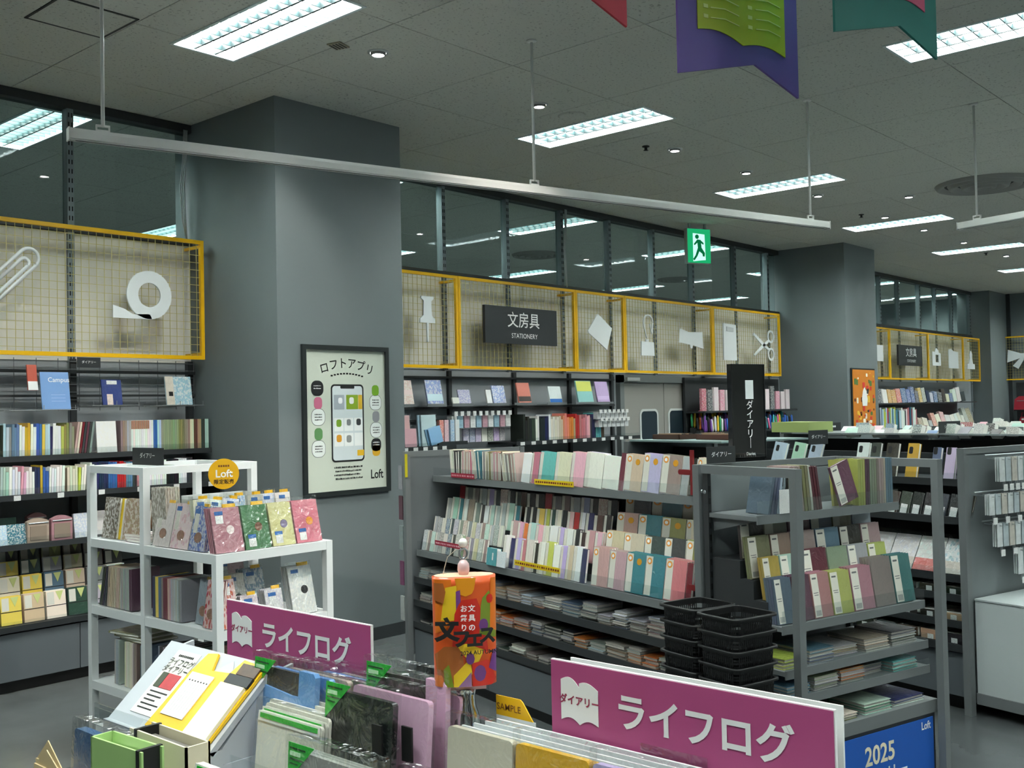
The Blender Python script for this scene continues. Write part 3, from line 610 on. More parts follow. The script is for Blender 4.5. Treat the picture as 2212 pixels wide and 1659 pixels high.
for cx, cz, r, c in [(-.255,.735,.052,(22,22,24)),(-.25,.635,.034,(206,110,140)),(-.25,.54,.055,(232,236,232)),(-.25,.425,.034,(96,146,90)),(-.25,.325,.055,(232,236,232)),(.26,.72,.032,(120,170,40)),(.26,.635,.052,(232,236,232)),(.262,.535,.032,(150,150,154)),(.262,.44,.052,(232,236,232)),(.26,.335,.046,(22,22,24)),(.26,.298,.036,(222,170,40))]:
    flat(sh, rrect(cx, cz, r, r*(1.0 if r > .04 else 1.2), r*.8), P_(*c), 1, 'balloon_print')
    if c == (232,236,232):
        flat(sh, rrect(cx, cz, r*1.06, r*1.06, r*.85), P_(90,94,96), 0, 'balloon_outline_print')
        for dz in (.018, 0, -.018): dashes(sh, cx-.03, cx+.03, cz+dz-.004, .008, m_ink, -.0074, .011)
    if c == (22,22,24):
        for dz in (.014, -.004): dashes(sh, cx-.03, cx+.03, cz+dz, .007, m_wink, -.0074, .011)
for k in range(4): dashes(sh, -.12+.01*(k % 2), .13-.012*(k % 3), .185-.026*k, .012, m_ink, yy, .013)
txt('Loft', .088, m_ink, sh, (.262, yy, .125), RX, .02, sx=.82)
# orange poster on the second pillar
t = thing('framed_poster', 'orange festival poster in a frame on the second grey pillar', 'poster', (13.53, 5.742, 1.24), 0)
bx('frame_board', m_pf, t, -.375, .375, -.02, 0, 0, .83); sh = bx('sheet', M('orange_sheet', (214,128,30), .55, noise=.1), t, -.355, .355, -.026, -.018, .02, .81)
for i in range(46):
    cx, cz = random.uniform(-.31, .31), random.uniform(.06, .77); r = random.uniform(.015, .04)
    MB().prism(rrect(cx, cz, r, r*random.uniform(.5, 1.4), r*.45, 3), -.0275-.0004*(i % 5), -.0262, 'y').build('figure_print', P_(*random.choice([(250,240,220),(120,60,30),(220,60,50),(40,40,40),(240,190,60),(90,120,60)])), sh)
MB().prism([(-.07,.33),(.07,.33),(.09,.42),(.05,.53),(0,.58),(-.05,.53),(-.09,.42)], -.030, -.0262, 'y').build('emblem_print', m_wink, sh)
q = MB()
for k in range(7): q.box(-.3+.09*k, -.24+.09*k, -.029, -.026, .04, .09)
q.build('title_print', P_(230,70,50), sh)
# ============================================================ wall shelving at the left
YL = 6.30
t = thing('wall_shelving', 'grey wall shelving unit left of the large pillar, full of notebooks', 'shelving', (2.6, YL, 0), 0)
X0, X1 = -1.6, 1.485      # local, 0 is x = 2.6
def shelf(par, x0, x1, y0, y1, z, m=m_rack, lip=.035, guard=.04, name='shelf'):
    o = MB().box(x0, x1, y0, y1, z-.022, z).box(x0, x1, y0-.008, y0, z-.03, z+.004).build(name, m, par)
    if guard: MB().box(x0+.01, x1-.01, y0-.004, y0-.002, z+.004, z+guard).build('front_guard', m_acr, o)
    return o
SH1, SH2, SH3, SHB = 1.383, 1.160, .868, .392
shelf(t, X0, X1, .15, .40, SH1, m_rackd); shelf(t, X0, X1, 0, .40, SH2, m_rackd); shelf(t, X0, X1, 0, .40, SH3, m_rackd); shelf(t, X0, X1, 0, .40, SHB, m_rackd, guard=.03)
for a, c in ((X0, -.5), (-.495, .46), (.465, X1)): MB().box(a, c, .012, .03, .075, .35).build('kick_panel', M('slate_panel', (92,98,102), .42), t)
MB().box(X0, X1, .06, .40, 0, .07).build('plinth', m_black, t)
for x in (-.5, .61, X1-.02): MB().box(x-.02, x+.02, .37, .41, .0, 2.0).build('slotted_upright', m_rackd, t)
for x in (X0, X1-.012): MB().box(x, x+.012, .02, .40, .35, SH2).build('side_panel', m_rackd, t)
q = MB(); n = 22
for i in range(n+1): q.box(X0+ (X1-X0)*i/n-.002, X0+(X1-X0)*i/n+.002, .36, .364, 1.66, 2.0)
for k in range(7): q.box(X0, X1, .356, .36, 1.68+k*.05, 1.684+k*.05)
q.build('hook_grid', M('grid_grey', (120,124,126), .4, .4), t, kind='stuff')
MB().box(X0, X1, .34, .36, 1.905, 1.925).build('hook_rail', m_rackd, t); MB().box(X0, X1, .34, .36, 1.75, 1.765).build('hook_rail', m_rackd, t)
for k in range(12): bx('price_ticket', m_tagp, t, X0+.1+k*.26, X0+.14+k*.26, -.011, -.0085, SH2-.03, SH2)
P1 = 'on the top shelf left of the large pillar'
x = 2.2; runs = [('beige',2),('grey',2),('charcoal',3),('black',2),('pale blue',2),('grey',1),('steel blue',3),('white',2),('mustard',2),('white',2),('blue',2),('yellow',1),('pale blue',2),('navy',1),('white',3),('lime',1),('olive',2),('taupe',2),('white',1),('dark green',2),('mint',2)]
G1 = 'notebooks on the wall shelving'
for cn, n in [('white',4),('mustard',3),('grey',5),('beige',4),('navy',3)] + runs:
    for _ in range(n):
        th = random.uniform(.012, .019); h = random.uniform(.175, .205)
        o = book('notebook', (x, YL+.16, SH1+.001), (th, .14, h), (0, random.uniform(-.0, .03), 0), jit(cn), cn, m_book, True); reg(o, P1, cn, 'notebook', x, 'notebook', G1); x += th+.0015
    if x > 3.1: break
# a leaning run and a face-out white one
for cn in ('dusty pink','cream','maroon','charcoal','plum','charcoal','grey'):
    o = book('notebook', (x, YL+.165, SH1+.006), (.013, .14, .2), (0, .14, 0), jit(cn), cn, m_book, True); reg(o, P1, cn, 'leaning notebook', x, 'notebook', G1); x += .0165
o = book('notebook', (3.395, YL+.158, SH1+.001), (.01, .135, .205), (0, .10, PI/2), (238,236,234), 'white', m_pat1); tag(o, 'white illustrated notebook facing out on the top shelf by the pillar', 'notebook', G1)
x = 3.42
for cn, n in [('taupe',3),('silver grey',2),('white',9),('white',2),('blue',2),('pale blue',2),('sage green',9),('olive',3),('taupe',3),('cream',2),('brown',2),('tan',2),('charcoal',2),('mint',4),('cream',3),('mint',2)]:
    for _ in range(n):
        th = .0135
        if x > 4.06: break
        o = book('notebook', (x, YL+.158, SH1+.001), (th, .14, .205), (0, 0, 0), jit(cn), cn, m_book, True); reg(o, P1, cn, 'notebook', x, 'notebook', G1); x += th+.001
        if n == 9 and cn == 'white': put('title_band', up('tb', lambda: MB().box(.05, .95, -.012, -.002, .72, .99).data('title_band', M('brown_title', (170,120,96), .5))), o)
P2 = 'on the second shelf left of the pillar'
x = 2.2
for cn, n, le in [('cream',7,0),('grey',5,0),('sage green',6,0),('maroon',2,0),('dusty pink',3,0),('mint',3,.02),('white',4,.02),('pink',2,.05),('white',3,0),('navy',2,0),('mustard',1,.0),('blue',2,0),('white',6,.03),('brown',1,0),('cream',4,0),('lime',1,.05),('ivory',4,.07),('cream',2,.08),('white',3,0),('mint',5,.10)]:
    for _ in range(n):
        th = random.uniform(.0115, .017); h = random.uniform(.13, .17)
        if x > 3.1: break
        o = book('slim_notebook', (x, YL+.012, SH2+.003), (th, .13, h), (0, le, 0), jit(cn), cn, m_book, True); reg(o, P2, cn, 'slim notebook', x, 'notebook', G1); x += th+.0025
x = 3.14
for cn, n in [('white',2),('navy',6),('blue',4),('red',4),('steel blue',3),('charcoal',2),('rose',2),('white',12),('black',6),('white',4),('charcoal',3)]:
    for _ in range(n):
        if x > 4.05: break
        o = book('slim_notebook', (x, YL+.02, SH2+.002), (.0135, .13, random.uniform(.155, .17)), (0, 0, 0), jit(cn), cn, m_book, True); reg(o, P2, cn, 'slim notebook', x, 'notebook', G1); x += .015
# pouches and packs on the third shelf
def pouch(x, y, z, w_, h, col, lb, grp='soft pouches on the third wall shelf', mat=None):
    t = thing('pouch', lb, 'pouch', (x, y, z), 0, grp); r = .018
    mm = mat or M('pouch_'+'_'.join(map(str, col)), col, .7, noise=.08, nscale=30)
    MB().prism([(0,.0),(0,h*.86)] + [(w_*i/8, h*(.86+.14*math.sin(PI*i/8))) for i in range(1, 8)] + [(w_, h*.86),(w_,0)], 0, .035, 'y').build('pouch_body', mm, t)
    MB().box(w_*.12, w_*.88, -.004, 0, h*.1, h*.68).build('clear_window', M('window_vinyl', tuple(int(v*.86) for v in col), .12, coat=.6), t)
    MB().tube([(w_*.05, -.003, h*.80), (w_*.95, -.003, h*.80)], .004, 6).build('zip', m_steel, t)
    return t
pouch(2.75, YL+.02, SH3+.002, .13, .145, (176,156,140), 'taupe fabric pouch with a clear window on the third shelf')
pouch(2.895, YL+.02, SH3+.002, .13, .150, (172,124,132), 'dusty rose fabric pouch with a clear window on the third shelf')
pouch(2.80, YL+.14, SH3+.002, .12, .17, (96,66,66), 'dark brown pouch standing behind the rose one')
for k, (xx, cn) in enumerate([(2.42,'steel blue'),(2.53,'pale blue'),(2.64,'teal')]):
    o = book('gift_pack', (xx+.11, YL+.03, SH3+.002), (.02, .11, .12), (0, .2, PI/2), jit(cn), cn, m_pat1); reg(o, 'on the third wall shelf', cn, 'patterned pack', xx, 'pack', 'patterned packs on the third wall shelf')
    o = book('gift_pack', (xx+.11, YL+.16, SH3+.002), (.02, .11, .15), (0, .1, PI/2), jit('dark green', 8), 'dark green', m_book); reg(o, 'at the back of the third wall shelf', 'dark green', 'pack', xx, 'pack', 'patterned packs on the third wall shelf')
for k, (xx, cn) in enumerate([(3.05,'pale blue'),(3.2,'white'),(3.36,'rose'),(3.5,'brown'),(3.66,'maroon'),(3.82,'charcoal')]):
    o = book('gift_pack', (xx+.12, YL+.04+.06*(k % 2), SH3+.002), (.02, .12, .15), (0, .14, PI/2), jit(cn), cn, m_pat1 if k < 3 else m_book); reg(o, 'on the third wall shelf', cn, 'soft pack', xx, 'pack', 'patterned packs on the third wall shelf')
# packs of cards in three tiers on the base shelf
TRI = up('tri', lambda: MB().prism([(.12,.97),(.52,.97),(.32,.62)], -.1, -.02, 'x').data('lime_triangle', M('lime_ticket', (198,206,132), .5)))
WLB = up('wlb', lambda: MB().box(-.06, 0, .6, .95, .5, .96).data('label_band', m_strip))
BND = up('bnd', lambda: MB().box(-.05, 0, 0, 1, .44, .47).data('elastic_band', m_ink))
for tier, (yy, zz, cols) in enumerate([(.05, SHB+.004, ['ivory','grey','yellow','beige','ivory','dark green','silver grey','cream']), (.14, SHB+.105, ['silver grey','silver grey','cream','yellow','slate blue','beige','grey','white']), (.23, SHB+.19, ['grey','silver grey','yellow','dark green','silver grey','beige','taupe','charcoal']), (.31, SHB+.26, ['dark green','tan','charcoal','dark green','olive','brown','grey','rose'])]):
    MB().box(X0+.02, X1-.02, yy+.01, yy+.085, SHB+.001, max(SHB+.0015, zz-.001)).build('tier_step', m_rackd, t)
    for k, cn in enumerate(cols):
        xx = 2.34+.135*k+.03*tier
        for c in range(3 if tier < 2 else 1):
            o = book('card_pack', (xx+.12, YL+yy+.016*c+.003, zz), (.014, .12, .165), (0, .12, PI/2), jit(cn), cn, m_bookg, False, (WLB, BND, TRI) if c == 0 else ())
            tn = ['front','second','third','rear'][tier]
            if c == 0: reg(o, f'in the {tn} tier, lowest wall shelf', cn, 'card pack', xx, 'card pack', 'card packs on the lowest wall shelf')
            else: reg(o, f'in the {tn} tier, lowest shelf', cn, 'spare pack', xx+c*.001, 'card pack', 'card packs on the lowest wall shelf')
# things shown on the hooks
m_hook = M('wire_shelf', (150,154,156), .35, .6)
def hookshelf(x0, x1, z, lb):
    q = MB()
    for y in (6.44, 6.52, 6.6): q.tube([(0, y-6.44, 0), (x1-x0, y-6.44, 0)], .0025, 5)
    for k in range(3): xx = .01+(x1-x0-.02)*k/2; q.tube([(xx, 0, .03), (xx, 0, 0), (xx, .215, 0)], .0025, 5)
    q.build('wire_ledge', m_hook, None, (x0, 6.44, z), label=lb, cat='wire ledge', group='wire ledges over the wall shelving')
hookshelf(2.7, 3.12, 1.665, 'wire ledge under the large blue notebook'); hookshelf(3.22, 3.55, 1.69, 'wire ledge under the navy diary'); hookshelf(3.66, 4.03, 1.685, 'wire ledge under the pale blue pack by the pillar')
def display(name, lb, cat, loc, w_, h, th, col, rot=(0,0,0), mat=None, group=None, sleeve=False):
    """face-out pack: x width, y thickness, z height, read from -y; loc is the lower left front corner"""
    t = thing(name, lb, cat, loc, 0, group, rot)
    put('cover', up(('dc', mat.name if mat else '', round(w_,3), round(h,3), round(th,3)), lambda: MB().box(0, w_, 0, .0015, 0, h).box(0, w_, th-.0015, th, 0, h).box(0, .0015, .0015, th-.0015, 0, h).data('cover', mat or m_bookg)), t, color=col)
    put('pages', up(('dp', round(w_,3), round(h,3), round(th,3)), lambda: MB().box(.0016, w_-.003, .0016, th-.0016, .002, h-.002).data('pages', m_paper)), t)
    if sleeve: MB().box(-.003, w_+.003, -.0025, th+.0025, -.001, h+.022).build('clear_sleeve', m_slv, t)
    return t
def patch(t, name, mat, x0, x1, z0, z1, y=-.0012, **kw): return bx(name, mat, t, x0, x1, y, 0, z0, z1, **kw)
m_tick = M('blue_ticket', (40,100,170), .5)
BK = -.16
d = display('display_notebook', 'large pale blue notebook propped on a wire ledge of the wall shelving', 'notebook', (2.908, 6.455, 1.67), .18, .236, .008, (120,160,214), (BK,0,0))
txt('Campus', .042, m_wink, d, (.115, -.001, .185), RX, .004); q = MB()
for k in range(3): q.box(.06, .15, -.001, -.0002, .09-.02*k, .092-.02*k)
q.build('ruled_lines', M('pale_line', (176,200,236), .6), d)
d = display('display_diary', 'small red and white diary behind the large pale blue notebook', 'diary', (2.842, 6.50, 1.79), .06, .16, .012, (196,84,62), (BK,0,0)); patch(d, 'white_panel', m_wink, 0, .06, 0, .055)
d = display('display_diary', 'navy diary with a white ticket propped on a wire ledge', 'diary', (3.30, 6.455, 1.694), .135, .166, .012, (40,56,120), (BK,0,0)); patch(d, 'ticket', m_tagp, .035, .105, .135, .16); patch(d, 'inset_picture', M('cream_picture', (220,200,190), .5, noise=.4, nscale=60), .03, .07, .0, .07)
d = display('display_pack', 'pale blue pack with a cream edge propped beside the large pillar', 'pack', (3.755, 6.455, 1.69), .195, .196, .012, (160,196,210), (BK,0,0), m_pat1); patch(d, 'cream_band', M('cream_print2', (214,204,190), .5, noise=.2, nscale=50), .0, .06, 0, .196); patch(d, 'dark_print', m_ink, .02, .05, .06, .09, -.0025)
# small black diary signs
def dsign(lb, loc, rz, w_=.15, h=.07, size=.03, grp='small black diary signs', body='ダイアリー'):
    t = thing('shelf_sign', lb, 'sign', loc, rz, grp)
    bx('plate', m_bd, t, -w_/2, w_/2, 0, .004, .0, h)
    if body is None:
        for i in range(4): bx('small_print', m_wink, t, -size*1.5+size*.78*i, -size*.9+size*.78*i, -.0008, -.0002, h*.42, h*.42+size*.5)
    else: txt(body, size*.74, m_wink, t, (.0, -.0012, h*.52), RX, .006)
    return t
dsign('small black diary sign under the wide yellow frame', (3.21, 6.46, 1.933), 0, .155, .066, .026)
# ============================================================ white shelf unit left of centre
WX0, WX1, WYA, WYB, WYC = 2.55, 3.19, 5.17, 4.61, 4.0
ZT, Z1, Z2, Z3 = 1.366, .998, .662, .283
t = thing('white_shelf_unit', 'white metal shelf unit with a tall back half and low front', 'shelf unit', (WX0, WYC, 0), 0)
a_, r = WX1-WX0, .036
yB, yA = WYB-WYC, WYA-WYC
for x in (0, a_-r):
    for y, z in ((0, Z1), (yB, ZT), (yA-r, ZT)):
        q = MB().box(x, x+r, y, y+r, 0, z-.0005)
        for k in range(int((z-.1)/.05)): q.mat(1).box(x+r-.0005, x+r+.0006, y+.012, y+.018, .08+k*.05, .10+k*.05)
        q.build('post', [m_white, M('slot_grey', (120,124,124), .6)], t)
def wsh(z, y0, y1, th=.042):
    e = .0015; c0 = r if y0 == 0 else 0; c1 = r if y1 == yA else 0
    MB().box(r, a_-r, y0+e, y0+.02, z-th, z).box(r, a_-r, y1-.02, y1-e, z-th, z).box(e, .02, y0+c0, y1-c1, z-th, z-.0003).box(a_-.02, a_-e, y0+c0, y1-c1, z-th, z-.0003).box(.02, a_-.02, y0+.02, y1-.02, z-.012, z-.002).build('shelf', m_white, t)
for z in (Z1, Z2, Z3): wsh(z, 0, yB); wsh(z, yB+r, yA)
for bb in ((r, a_-r, yB+.001, yB+.03), (r, a_-r, yA-.03, yA-.001), (.001, .03, yB+r, yA-r), (a_-.03, a_-.001, yB+r, yA-r)): bx('top_rail', m_white, t, *bb, ZT-.036, ZT)
for y in (0, yB, yA-r):
    for x in (0, a_-r): MB().lathe([(.014, 0), (.014, .006)], 12, (x+r/2, y+r/2, 0)).build('foot', m_black, t)
G4 = 'diaries and files on the white shelf unit'
# left flank, tall half: photo diaries leaning, seen from -x
def flankface(name, y1, x, z, w_, h, th, col, cn, mat, parts, lb, n=2, tilt=.14):
    for c in range(n):
        o = book(name, (x+c*(th+.001), y1-w_, z), (th, w_, h), (0, tilt, 0), col, cn, mat, False, parts if c == 0 else ())
        tag(o, lb if c == 0 else ordn(c-1)+' spare copy behind the '+lb, 'diary', G4)
HNG = HANG
flankface('diary', 5.12, 2.60, Z1+.002, .15, .205, .012, (96,82,64), 'brown', m_pat1, (), 'brown photo diary at the rear of the white unit', 2)
flankface('diary', 4.95, 2.60, Z1+.002, .02, .205, .012, (232,196,40), 'yellow', m_book, (), 'yellow edged slim diary on the white unit', 1)
flankface('diary', 4.92, 2.605, Z1+.002, .2, .205, .010, (176,150,122), 'tan', m_pat1, (), 'tan patterned diary on the white unit behind the post', 3)
for k in range(3):
    o = book('flat_diary', (2.585+.01*k, 4.68+.02*k, Z1+.001+.0115*(k+1)), (.011, .16, .12), (0, PI/2, .03*k), (214,196,196), 'pink', m_bookg); tag(o, ['lowest','middle','topmost'][k]+' pale pink diary lying flat on the white unit', 'diary', G4)
# front low half: left flank (read from -x) and front (read from -y)
def flank_disp(y1, w_, h, col, lb, mat=None, n=3, z=Z1, x=2.565, tilt=.22, tick=True, lean=.0):
    for c in range(n):
        d = display('diary_in_sleeve', lb if c == 0 else ordn(c-1)+' spare copy behind the '+lb, 'diary', (x+.004+c*.014, y1, z+.003), w_, h, .009, col, (-tilt, 0, -PI/2), mat, G4, sleeve=(c == 0))
        if c == 0:
            if tick: patch(d, 'brand_ticket', m_tick, .01, .05, h-.032, h-.012); patch(d, 'title_band', m_strip, .014, .046, h-.12, h-.034)
            MB().prism([(w_*.5+.03*math.cos(i*PI/6), h*.3+.024*math.sin(i*PI/6)) for i in range(12)], -.0013, -.0001, 'y').build('motif', M('motif_'+str(len(lb)), (150,110,90), .5, noise=.5, nscale=90), d)
            MB().box(w_*.55, w_*.85, .0, .006, h, h+.014).build('index_tab', m_yel, d)
flank_disp(4.565, .145, .205, (226,214,212), 'white diary with a bear motif on the white unit flank')
flank_disp(4.415, .155, .205, (222,178,186), 'pink speckled diary on the white unit flank', m_pat2)
flank_disp(4.255, .125, .20, (92,116,186), 'blue picture diary on the white unit flank', m_pat1)
def front_disp(x0, w_, h, col, lb, mat=None, n=3, z=Z1, y=4.015, tilt=.24, motif=(200,150,140), low=False, tab=True):
    for c in range(n):
        d = display('diary_in_sleeve', lb if c == 0 else ordn(c-1)+' spare copy behind the '+lb, 'diary', (x0, y+.004+c*.014, z+.003), w_, h, .009, col, (-tilt, 0, 0), mat, G4, sleeve=(c == 0))
        if c == 0:
            zt = .012 if low else h-.07
            patch(d, 'brand_ticket', m_tick, .018, .06, zt+.038, zt+.055); patch(d, 'price_print', m_tagp, .02, .058, zt, zt+.036)
            MB().prism([(w_*.6+.02*math.cos(i*PI/6), h*.5+.02*math.sin(i*PI/6)) for i in range(12)], -.0013, -.0001, 'y').build('motif', M('motif_%d_%d_%d' % motif, motif, .5, noise=.5, nscale=90), d)
            if tab: MB().box(w_*.45, w_*.9, .0, .006, h, h+.016).build('index_tab', m_yel, d)
front_disp(2.565, .145, .2, (176,116,128), 'rose pink diary at the white unit corner', None, 4, motif=(230,200,200))
front_disp(2.720, .135, .2, (66,116,72), 'green diary in film on the white unit front', None, 3, motif=(120,80,60), low=True)
front_disp(2.865, .125, .2, (206,200,142), 'pale yellow diary in film on the white unit front', None, 3, motif=(130,120,150), low=True, tab=False)
front_disp(3.0, .145, .2, (206,112,130), 'coral pink diary in film on the white unit front', None, 3, motif=(230,140,40), low=True, tab=False)
# behind them: second tier on the low half
MB().box(.05, a_-.05, .2, .48, Z1+.0005, Z1+.06).build('tier_step', m_white, t)
for k, (xx, cn, mt) in enumerate([(2.60,'cream',m_pat1),(2.66,'white',m_pat1),(2.735,'pale blue',m_pat1),(2.80,'sky blue',m_pat1),(2.89,'silver grey',m_bookg),(2.97,'pale blue',m_pat1),(3.05,'white',m_bookg)]):
    d = display('diary_in_sleeve', f'{ordn(k)} picture diary from the left in the rear tier of the white unit', 'diary', (xx, 4.24+.012*(k % 2), Z1+.063), .085, .165, .03, jit(cn), (-.12, (.16 if k in (1, 2) else 0), 0), mt, G4, sleeve=True)
    patch(d, 'brand_ticket', m_tick, .02, .055, .135, .152); MB().box(.04, .075, .0, .02, .165, .18).build('index_tab', m_yel, d)
for c in range(6):
    o = book('diary', (2.60+.013*c, 4.485, Z1+.003), (.011, .13, .27), (0, -.03, 0), jit('taupe'), 'taupe', m_pat1, True); tag(o, f'{ordn(c)} tall grey patterned diary from the left behind the white unit post', 'diary', G4)
t2 = thing('display_box', 'pale grey open display tray behind the diaries on the white unit', 'tray', (2.74, 4.487, Z1+.003), 0)
MB().box(0, .35, .1, .105, 0, .22).box(0, .005, 0, .1, 0, .22).box(.345, .35, 0, .1, 0, .22).box(0, .35, 0, .1, 0, .004).build('tray_body', M('tray_grey', (196,200,200), .5), t2)
bx('black_card', m_black, None, 2.735, 2.795, 4.482, 4.486, Z1+.003, Z1+.21, label='small black card standing on the white unit tray', cat='card')
dsign('black diary sign standing on top of the white unit', (2.72, 4.87, ZT+.001), -PI/2, .30, .085, .04)
bx('acrylic_stand', m_acr, None, 2.69, 2.78, 4.72, 5.02, ZT-.0355, ZT+.001, label='clear acrylic foot under the black sign on the white unit', cat='stand')
t2 = thing('round_sign', 'round yellow Loft sign standing above the white unit'.replace('Loft ', 'shop '), 'sign', (2.79, 4.30, Z1+.003+.06), -.35)
MB().tube([(0, .004, 0), (0, .004, .24)], .003, 6).build('stem', m_acr, t2); MB().prism([(.072*math.cos(i*PI/20), .27+.072*math.sin(i*PI/20)) for i in range(40)], 0, .004, 'y').build('disc', M('amber_disc', (226,172,10), .5), t2)
txt('Loft', .05, m_wink, t2, (0, -.0015, .27), RX, .02); txt('限定販売', .024, m_ink, t2, (0, -.0015, .232), RX, .01)
for i in range(5): bx('small_print', M('brown_ink', (120,70,20), .6), t2, -.026+.011*i, -.018+.011*i, -.0012, -.0002, .303, .312)
# second shelf
P = 'on the middle shelf of the white unit'
y = 5.1; k = 0
for cn, n, le, mt in [('charcoal',5,-.28,m_bookg),('beige',8,-.10,m_bookg),('silver grey',6,0,m_bookg),('plum',2,0,m_bookg)]:
    for _ in range(n):
        if y < 4.67: break
        o = book('notebook', (2.575, y, Z2+.004), (.011, .15, .20), (0, -le*.9, -PI/2), jit(cn), cn, mt, True); reg(o, P, cn, 'notebook', -y, 'notebook', G4); y -= .0165 if le else .0145
y = 4.58
for cn, n in [('navy',2),('yellow',2),('slate blue',2),('taupe',1),('maroon',3),('dusty pink',2),('silver grey',5),('grey',2)]:
    for _ in range(n):
        o = book('file', (2.575, y, Z2+.002), (.012, .17, .19), (0, 0, -PI/2), jit(cn), cn, m_bookg, True); reg(o, P, cn, 'file', -y, 'file', G4); y -= .0135
flank_disp(4.26, .10, .2, (150,160,170), 'grey clear file on the middle shelf of the white unit', None, 2, Z2, 2.60, .15, False)
flank_disp(4.15, .10, .21, (196,58,52), 'red speckled diary at the middle shelf corner', m_pat2, 3, Z2, 2.57, .15, False)
front_disp(2.60, .085, .215, (196,70,62), 'narrow red speckled diary by the white corner post', m_pat2, 2, Z2, 4.02)
front_disp(2.69, .1, .22, (206,200,190), 'cream character diary on the middle white shelf', m_pat1, 3, Z2, 4.10, motif=(60,60,60), tab=False)
front_disp(2.80, .11, .23, (126,150,176), 'blue metallic diary on the middle white shelf', m_pat1, 4, Z2, 4.12, motif=(200,220,230))
front_disp(2.705, .09, .13, (206,186,196), 'small pink diary just behind the pink sign', m_pat1, 3, Z2, 4.02, motif=(240,240,240))
front_disp(2.835, .095, .14, (206,200,210), 'small silver diary just behind the pink sign', m_pat1, 4, Z2, 4.02, motif=(240,240,240))
front_disp(2.985, .135, .225, (216,218,218), 'white diary with black line drawings', m_pat1, 4, Z2, 4.03, motif=(30,30,32))
front_disp(2.78, .15, .26, (206,170,176), 'wide pink diary at the rear of the middle white shelf', None, 2, Z2, 4.3)
# lowest shelf: film-wrapped bundles
for k, (yy, cn, w_, n) in enumerate([(4.98,'silver grey',.05,4),(4.88,'cream',.06,7),(4.80,'taupe',.05,3),(4.73,'slate blue',.05,3)]):
    for c in range(n):
        o = book('film_pack', (2.59, yy-c*.0125, Z3+.002), (.011, .17, .22), (0, .02, -PI/2), jit(cn), cn, m_bookg, True); reg(o, 'on the lowest shelf of the white unit', cn, 'film pack', -yy+c*.0125, 'pack', G4)
for c in range(3):
    o = book('flat_pack', (2.60, 4.70+.03*c, Z3+.225+.013*(c+1)), (.011, .24, .18), (0, PI/2, .06*c), jit('olive'), 'olive', m_bookg); tag(o, ['lowest','middle','topmost'][c]+' olive film pack lying across the upright packs on the white unit', 'pack', G4)
for c in range(16):
    o = book('film_pack', (2.59, 4.56-c*.0145, Z3+.002), (.011, .18, .24), (0, 0, -PI/2), jit('charcoal' if c % 3 else 'grey'), 'charcoal', m_bookg, True); reg(o, 'on the lowest front shelf of the white unit', 'dark', 'film pack', c, 'pack', G4)
for c in range(7):
    o = book('flat_pack', (2.60+.006*c, 4.05+.012*c, Z3+.02+.03*(c+1)), (.02, .22, .26), (0, PI/2, .03*(c-3)), jit(['tan','coral','brown','cream','rose','taupe','coral'][c]), 'tan', m_bookg); tag(o, ordn(c)+' flat film pack from the bottom of the low stack in the white unit', 'pack', G4)
# ============================================================ long grey rack and its end bay (turned by 15 degrees)
RS, RT = 3.03, 3.20
t = thing('gondola_rack', 'long grey double sided shop rack filled with diaries', 'shop rack', W(RS, RT, 0), RZ); R1 = t
LN, DP, HT = 2.65, .90, 1.36
m_in = M('rack_inner_grey', (98,103,105), .5)
for x in (0, DP-.036):
    for y in (0, LN-.036): MB().box(x, x+.036, y, y+.036, 0, HT).build('post', m_rack, t)
MB().box(.036, DP-.036, LN-.026, LN-.008, .1, HT-.036).build('end_panel', m_in, t); MB().box(.036, DP-.036, LN-.03, LN-.004, HT-.036, HT).build('end_rail', m_rack, t)
MB().box(.036, DP-.036, .008, .026, .1, HT-.036).build('end_panel', m_in, t); MB().box(.036, DP-.036, .004, .03, HT-.036, HT).build('end_rail', m_rack, t)
MB().box(.44, .46, .036, LN-.036, .1, 1.30).build('centre_panel', m_rackd, t)
MB().box(.055, DP-.055, .036, LN-.036, .0, .06).build('plinth', m_black, t)
for k in range(3):
    y0 = .036+(LN-.072)*k/3; y1 = .036+(LN-.072)*(k+1)/3
    MB().box(.045, .06, y0+.003, y1-.003, .055, .255).build('kick_panel', M('slate_panel', (92,98,102), .42), t)
MB().box(.05, DP-.05, .036, LN-.036, .256, .268).build('groove_board', m_black, t)
def rshelf(x0, z, x1=.44, guard=.05, nm='shelf'):
    o = MB().box(x0, x1, .036, LN-.036, z-.02, z).box(x0-.006, x0, .036, LN-.036, z-.034, z+.004).build(nm, m_rackd if z < .7 else m_rack, t)
    if guard:
        for k in range(3):
            y0 = .04+(LN-.08)*k/3; MB().box(x0-.003, x0-.001, y0+.002, y0+(LN-.08)/3-.002, z+.004, z+guard).build('front_guard', m_acr, o)
    return o
rshelf(.20, 1.198, guard=.055); rshelf(.075, .742, guard=.06); rshelf(.055, .578, guard=0); rshelf(.05, .437, guard=0); rshelf(.045, .302, guard=0)
# the far flank of the rack: only its shelves' edges
for z in (1.19, .74, .45): MB().box(.46, DP-.04, .036, LN-.036, z-.02, z).build('rear_shelf', m_rackd, t)
bx('yellow_tag', M('olive_ticket', (190,176,20), .5), t, -.004, .012, LN-.044, LN-.036-.001, 1.20, 1.345)
for z in (1.25, .8): MB().lathe([(.008, 0), (.006, .004)], 10, (0, 0, 0)).build('bolt', m_steel, t, (.018, -.001, z), (PI/2, 0, 0))
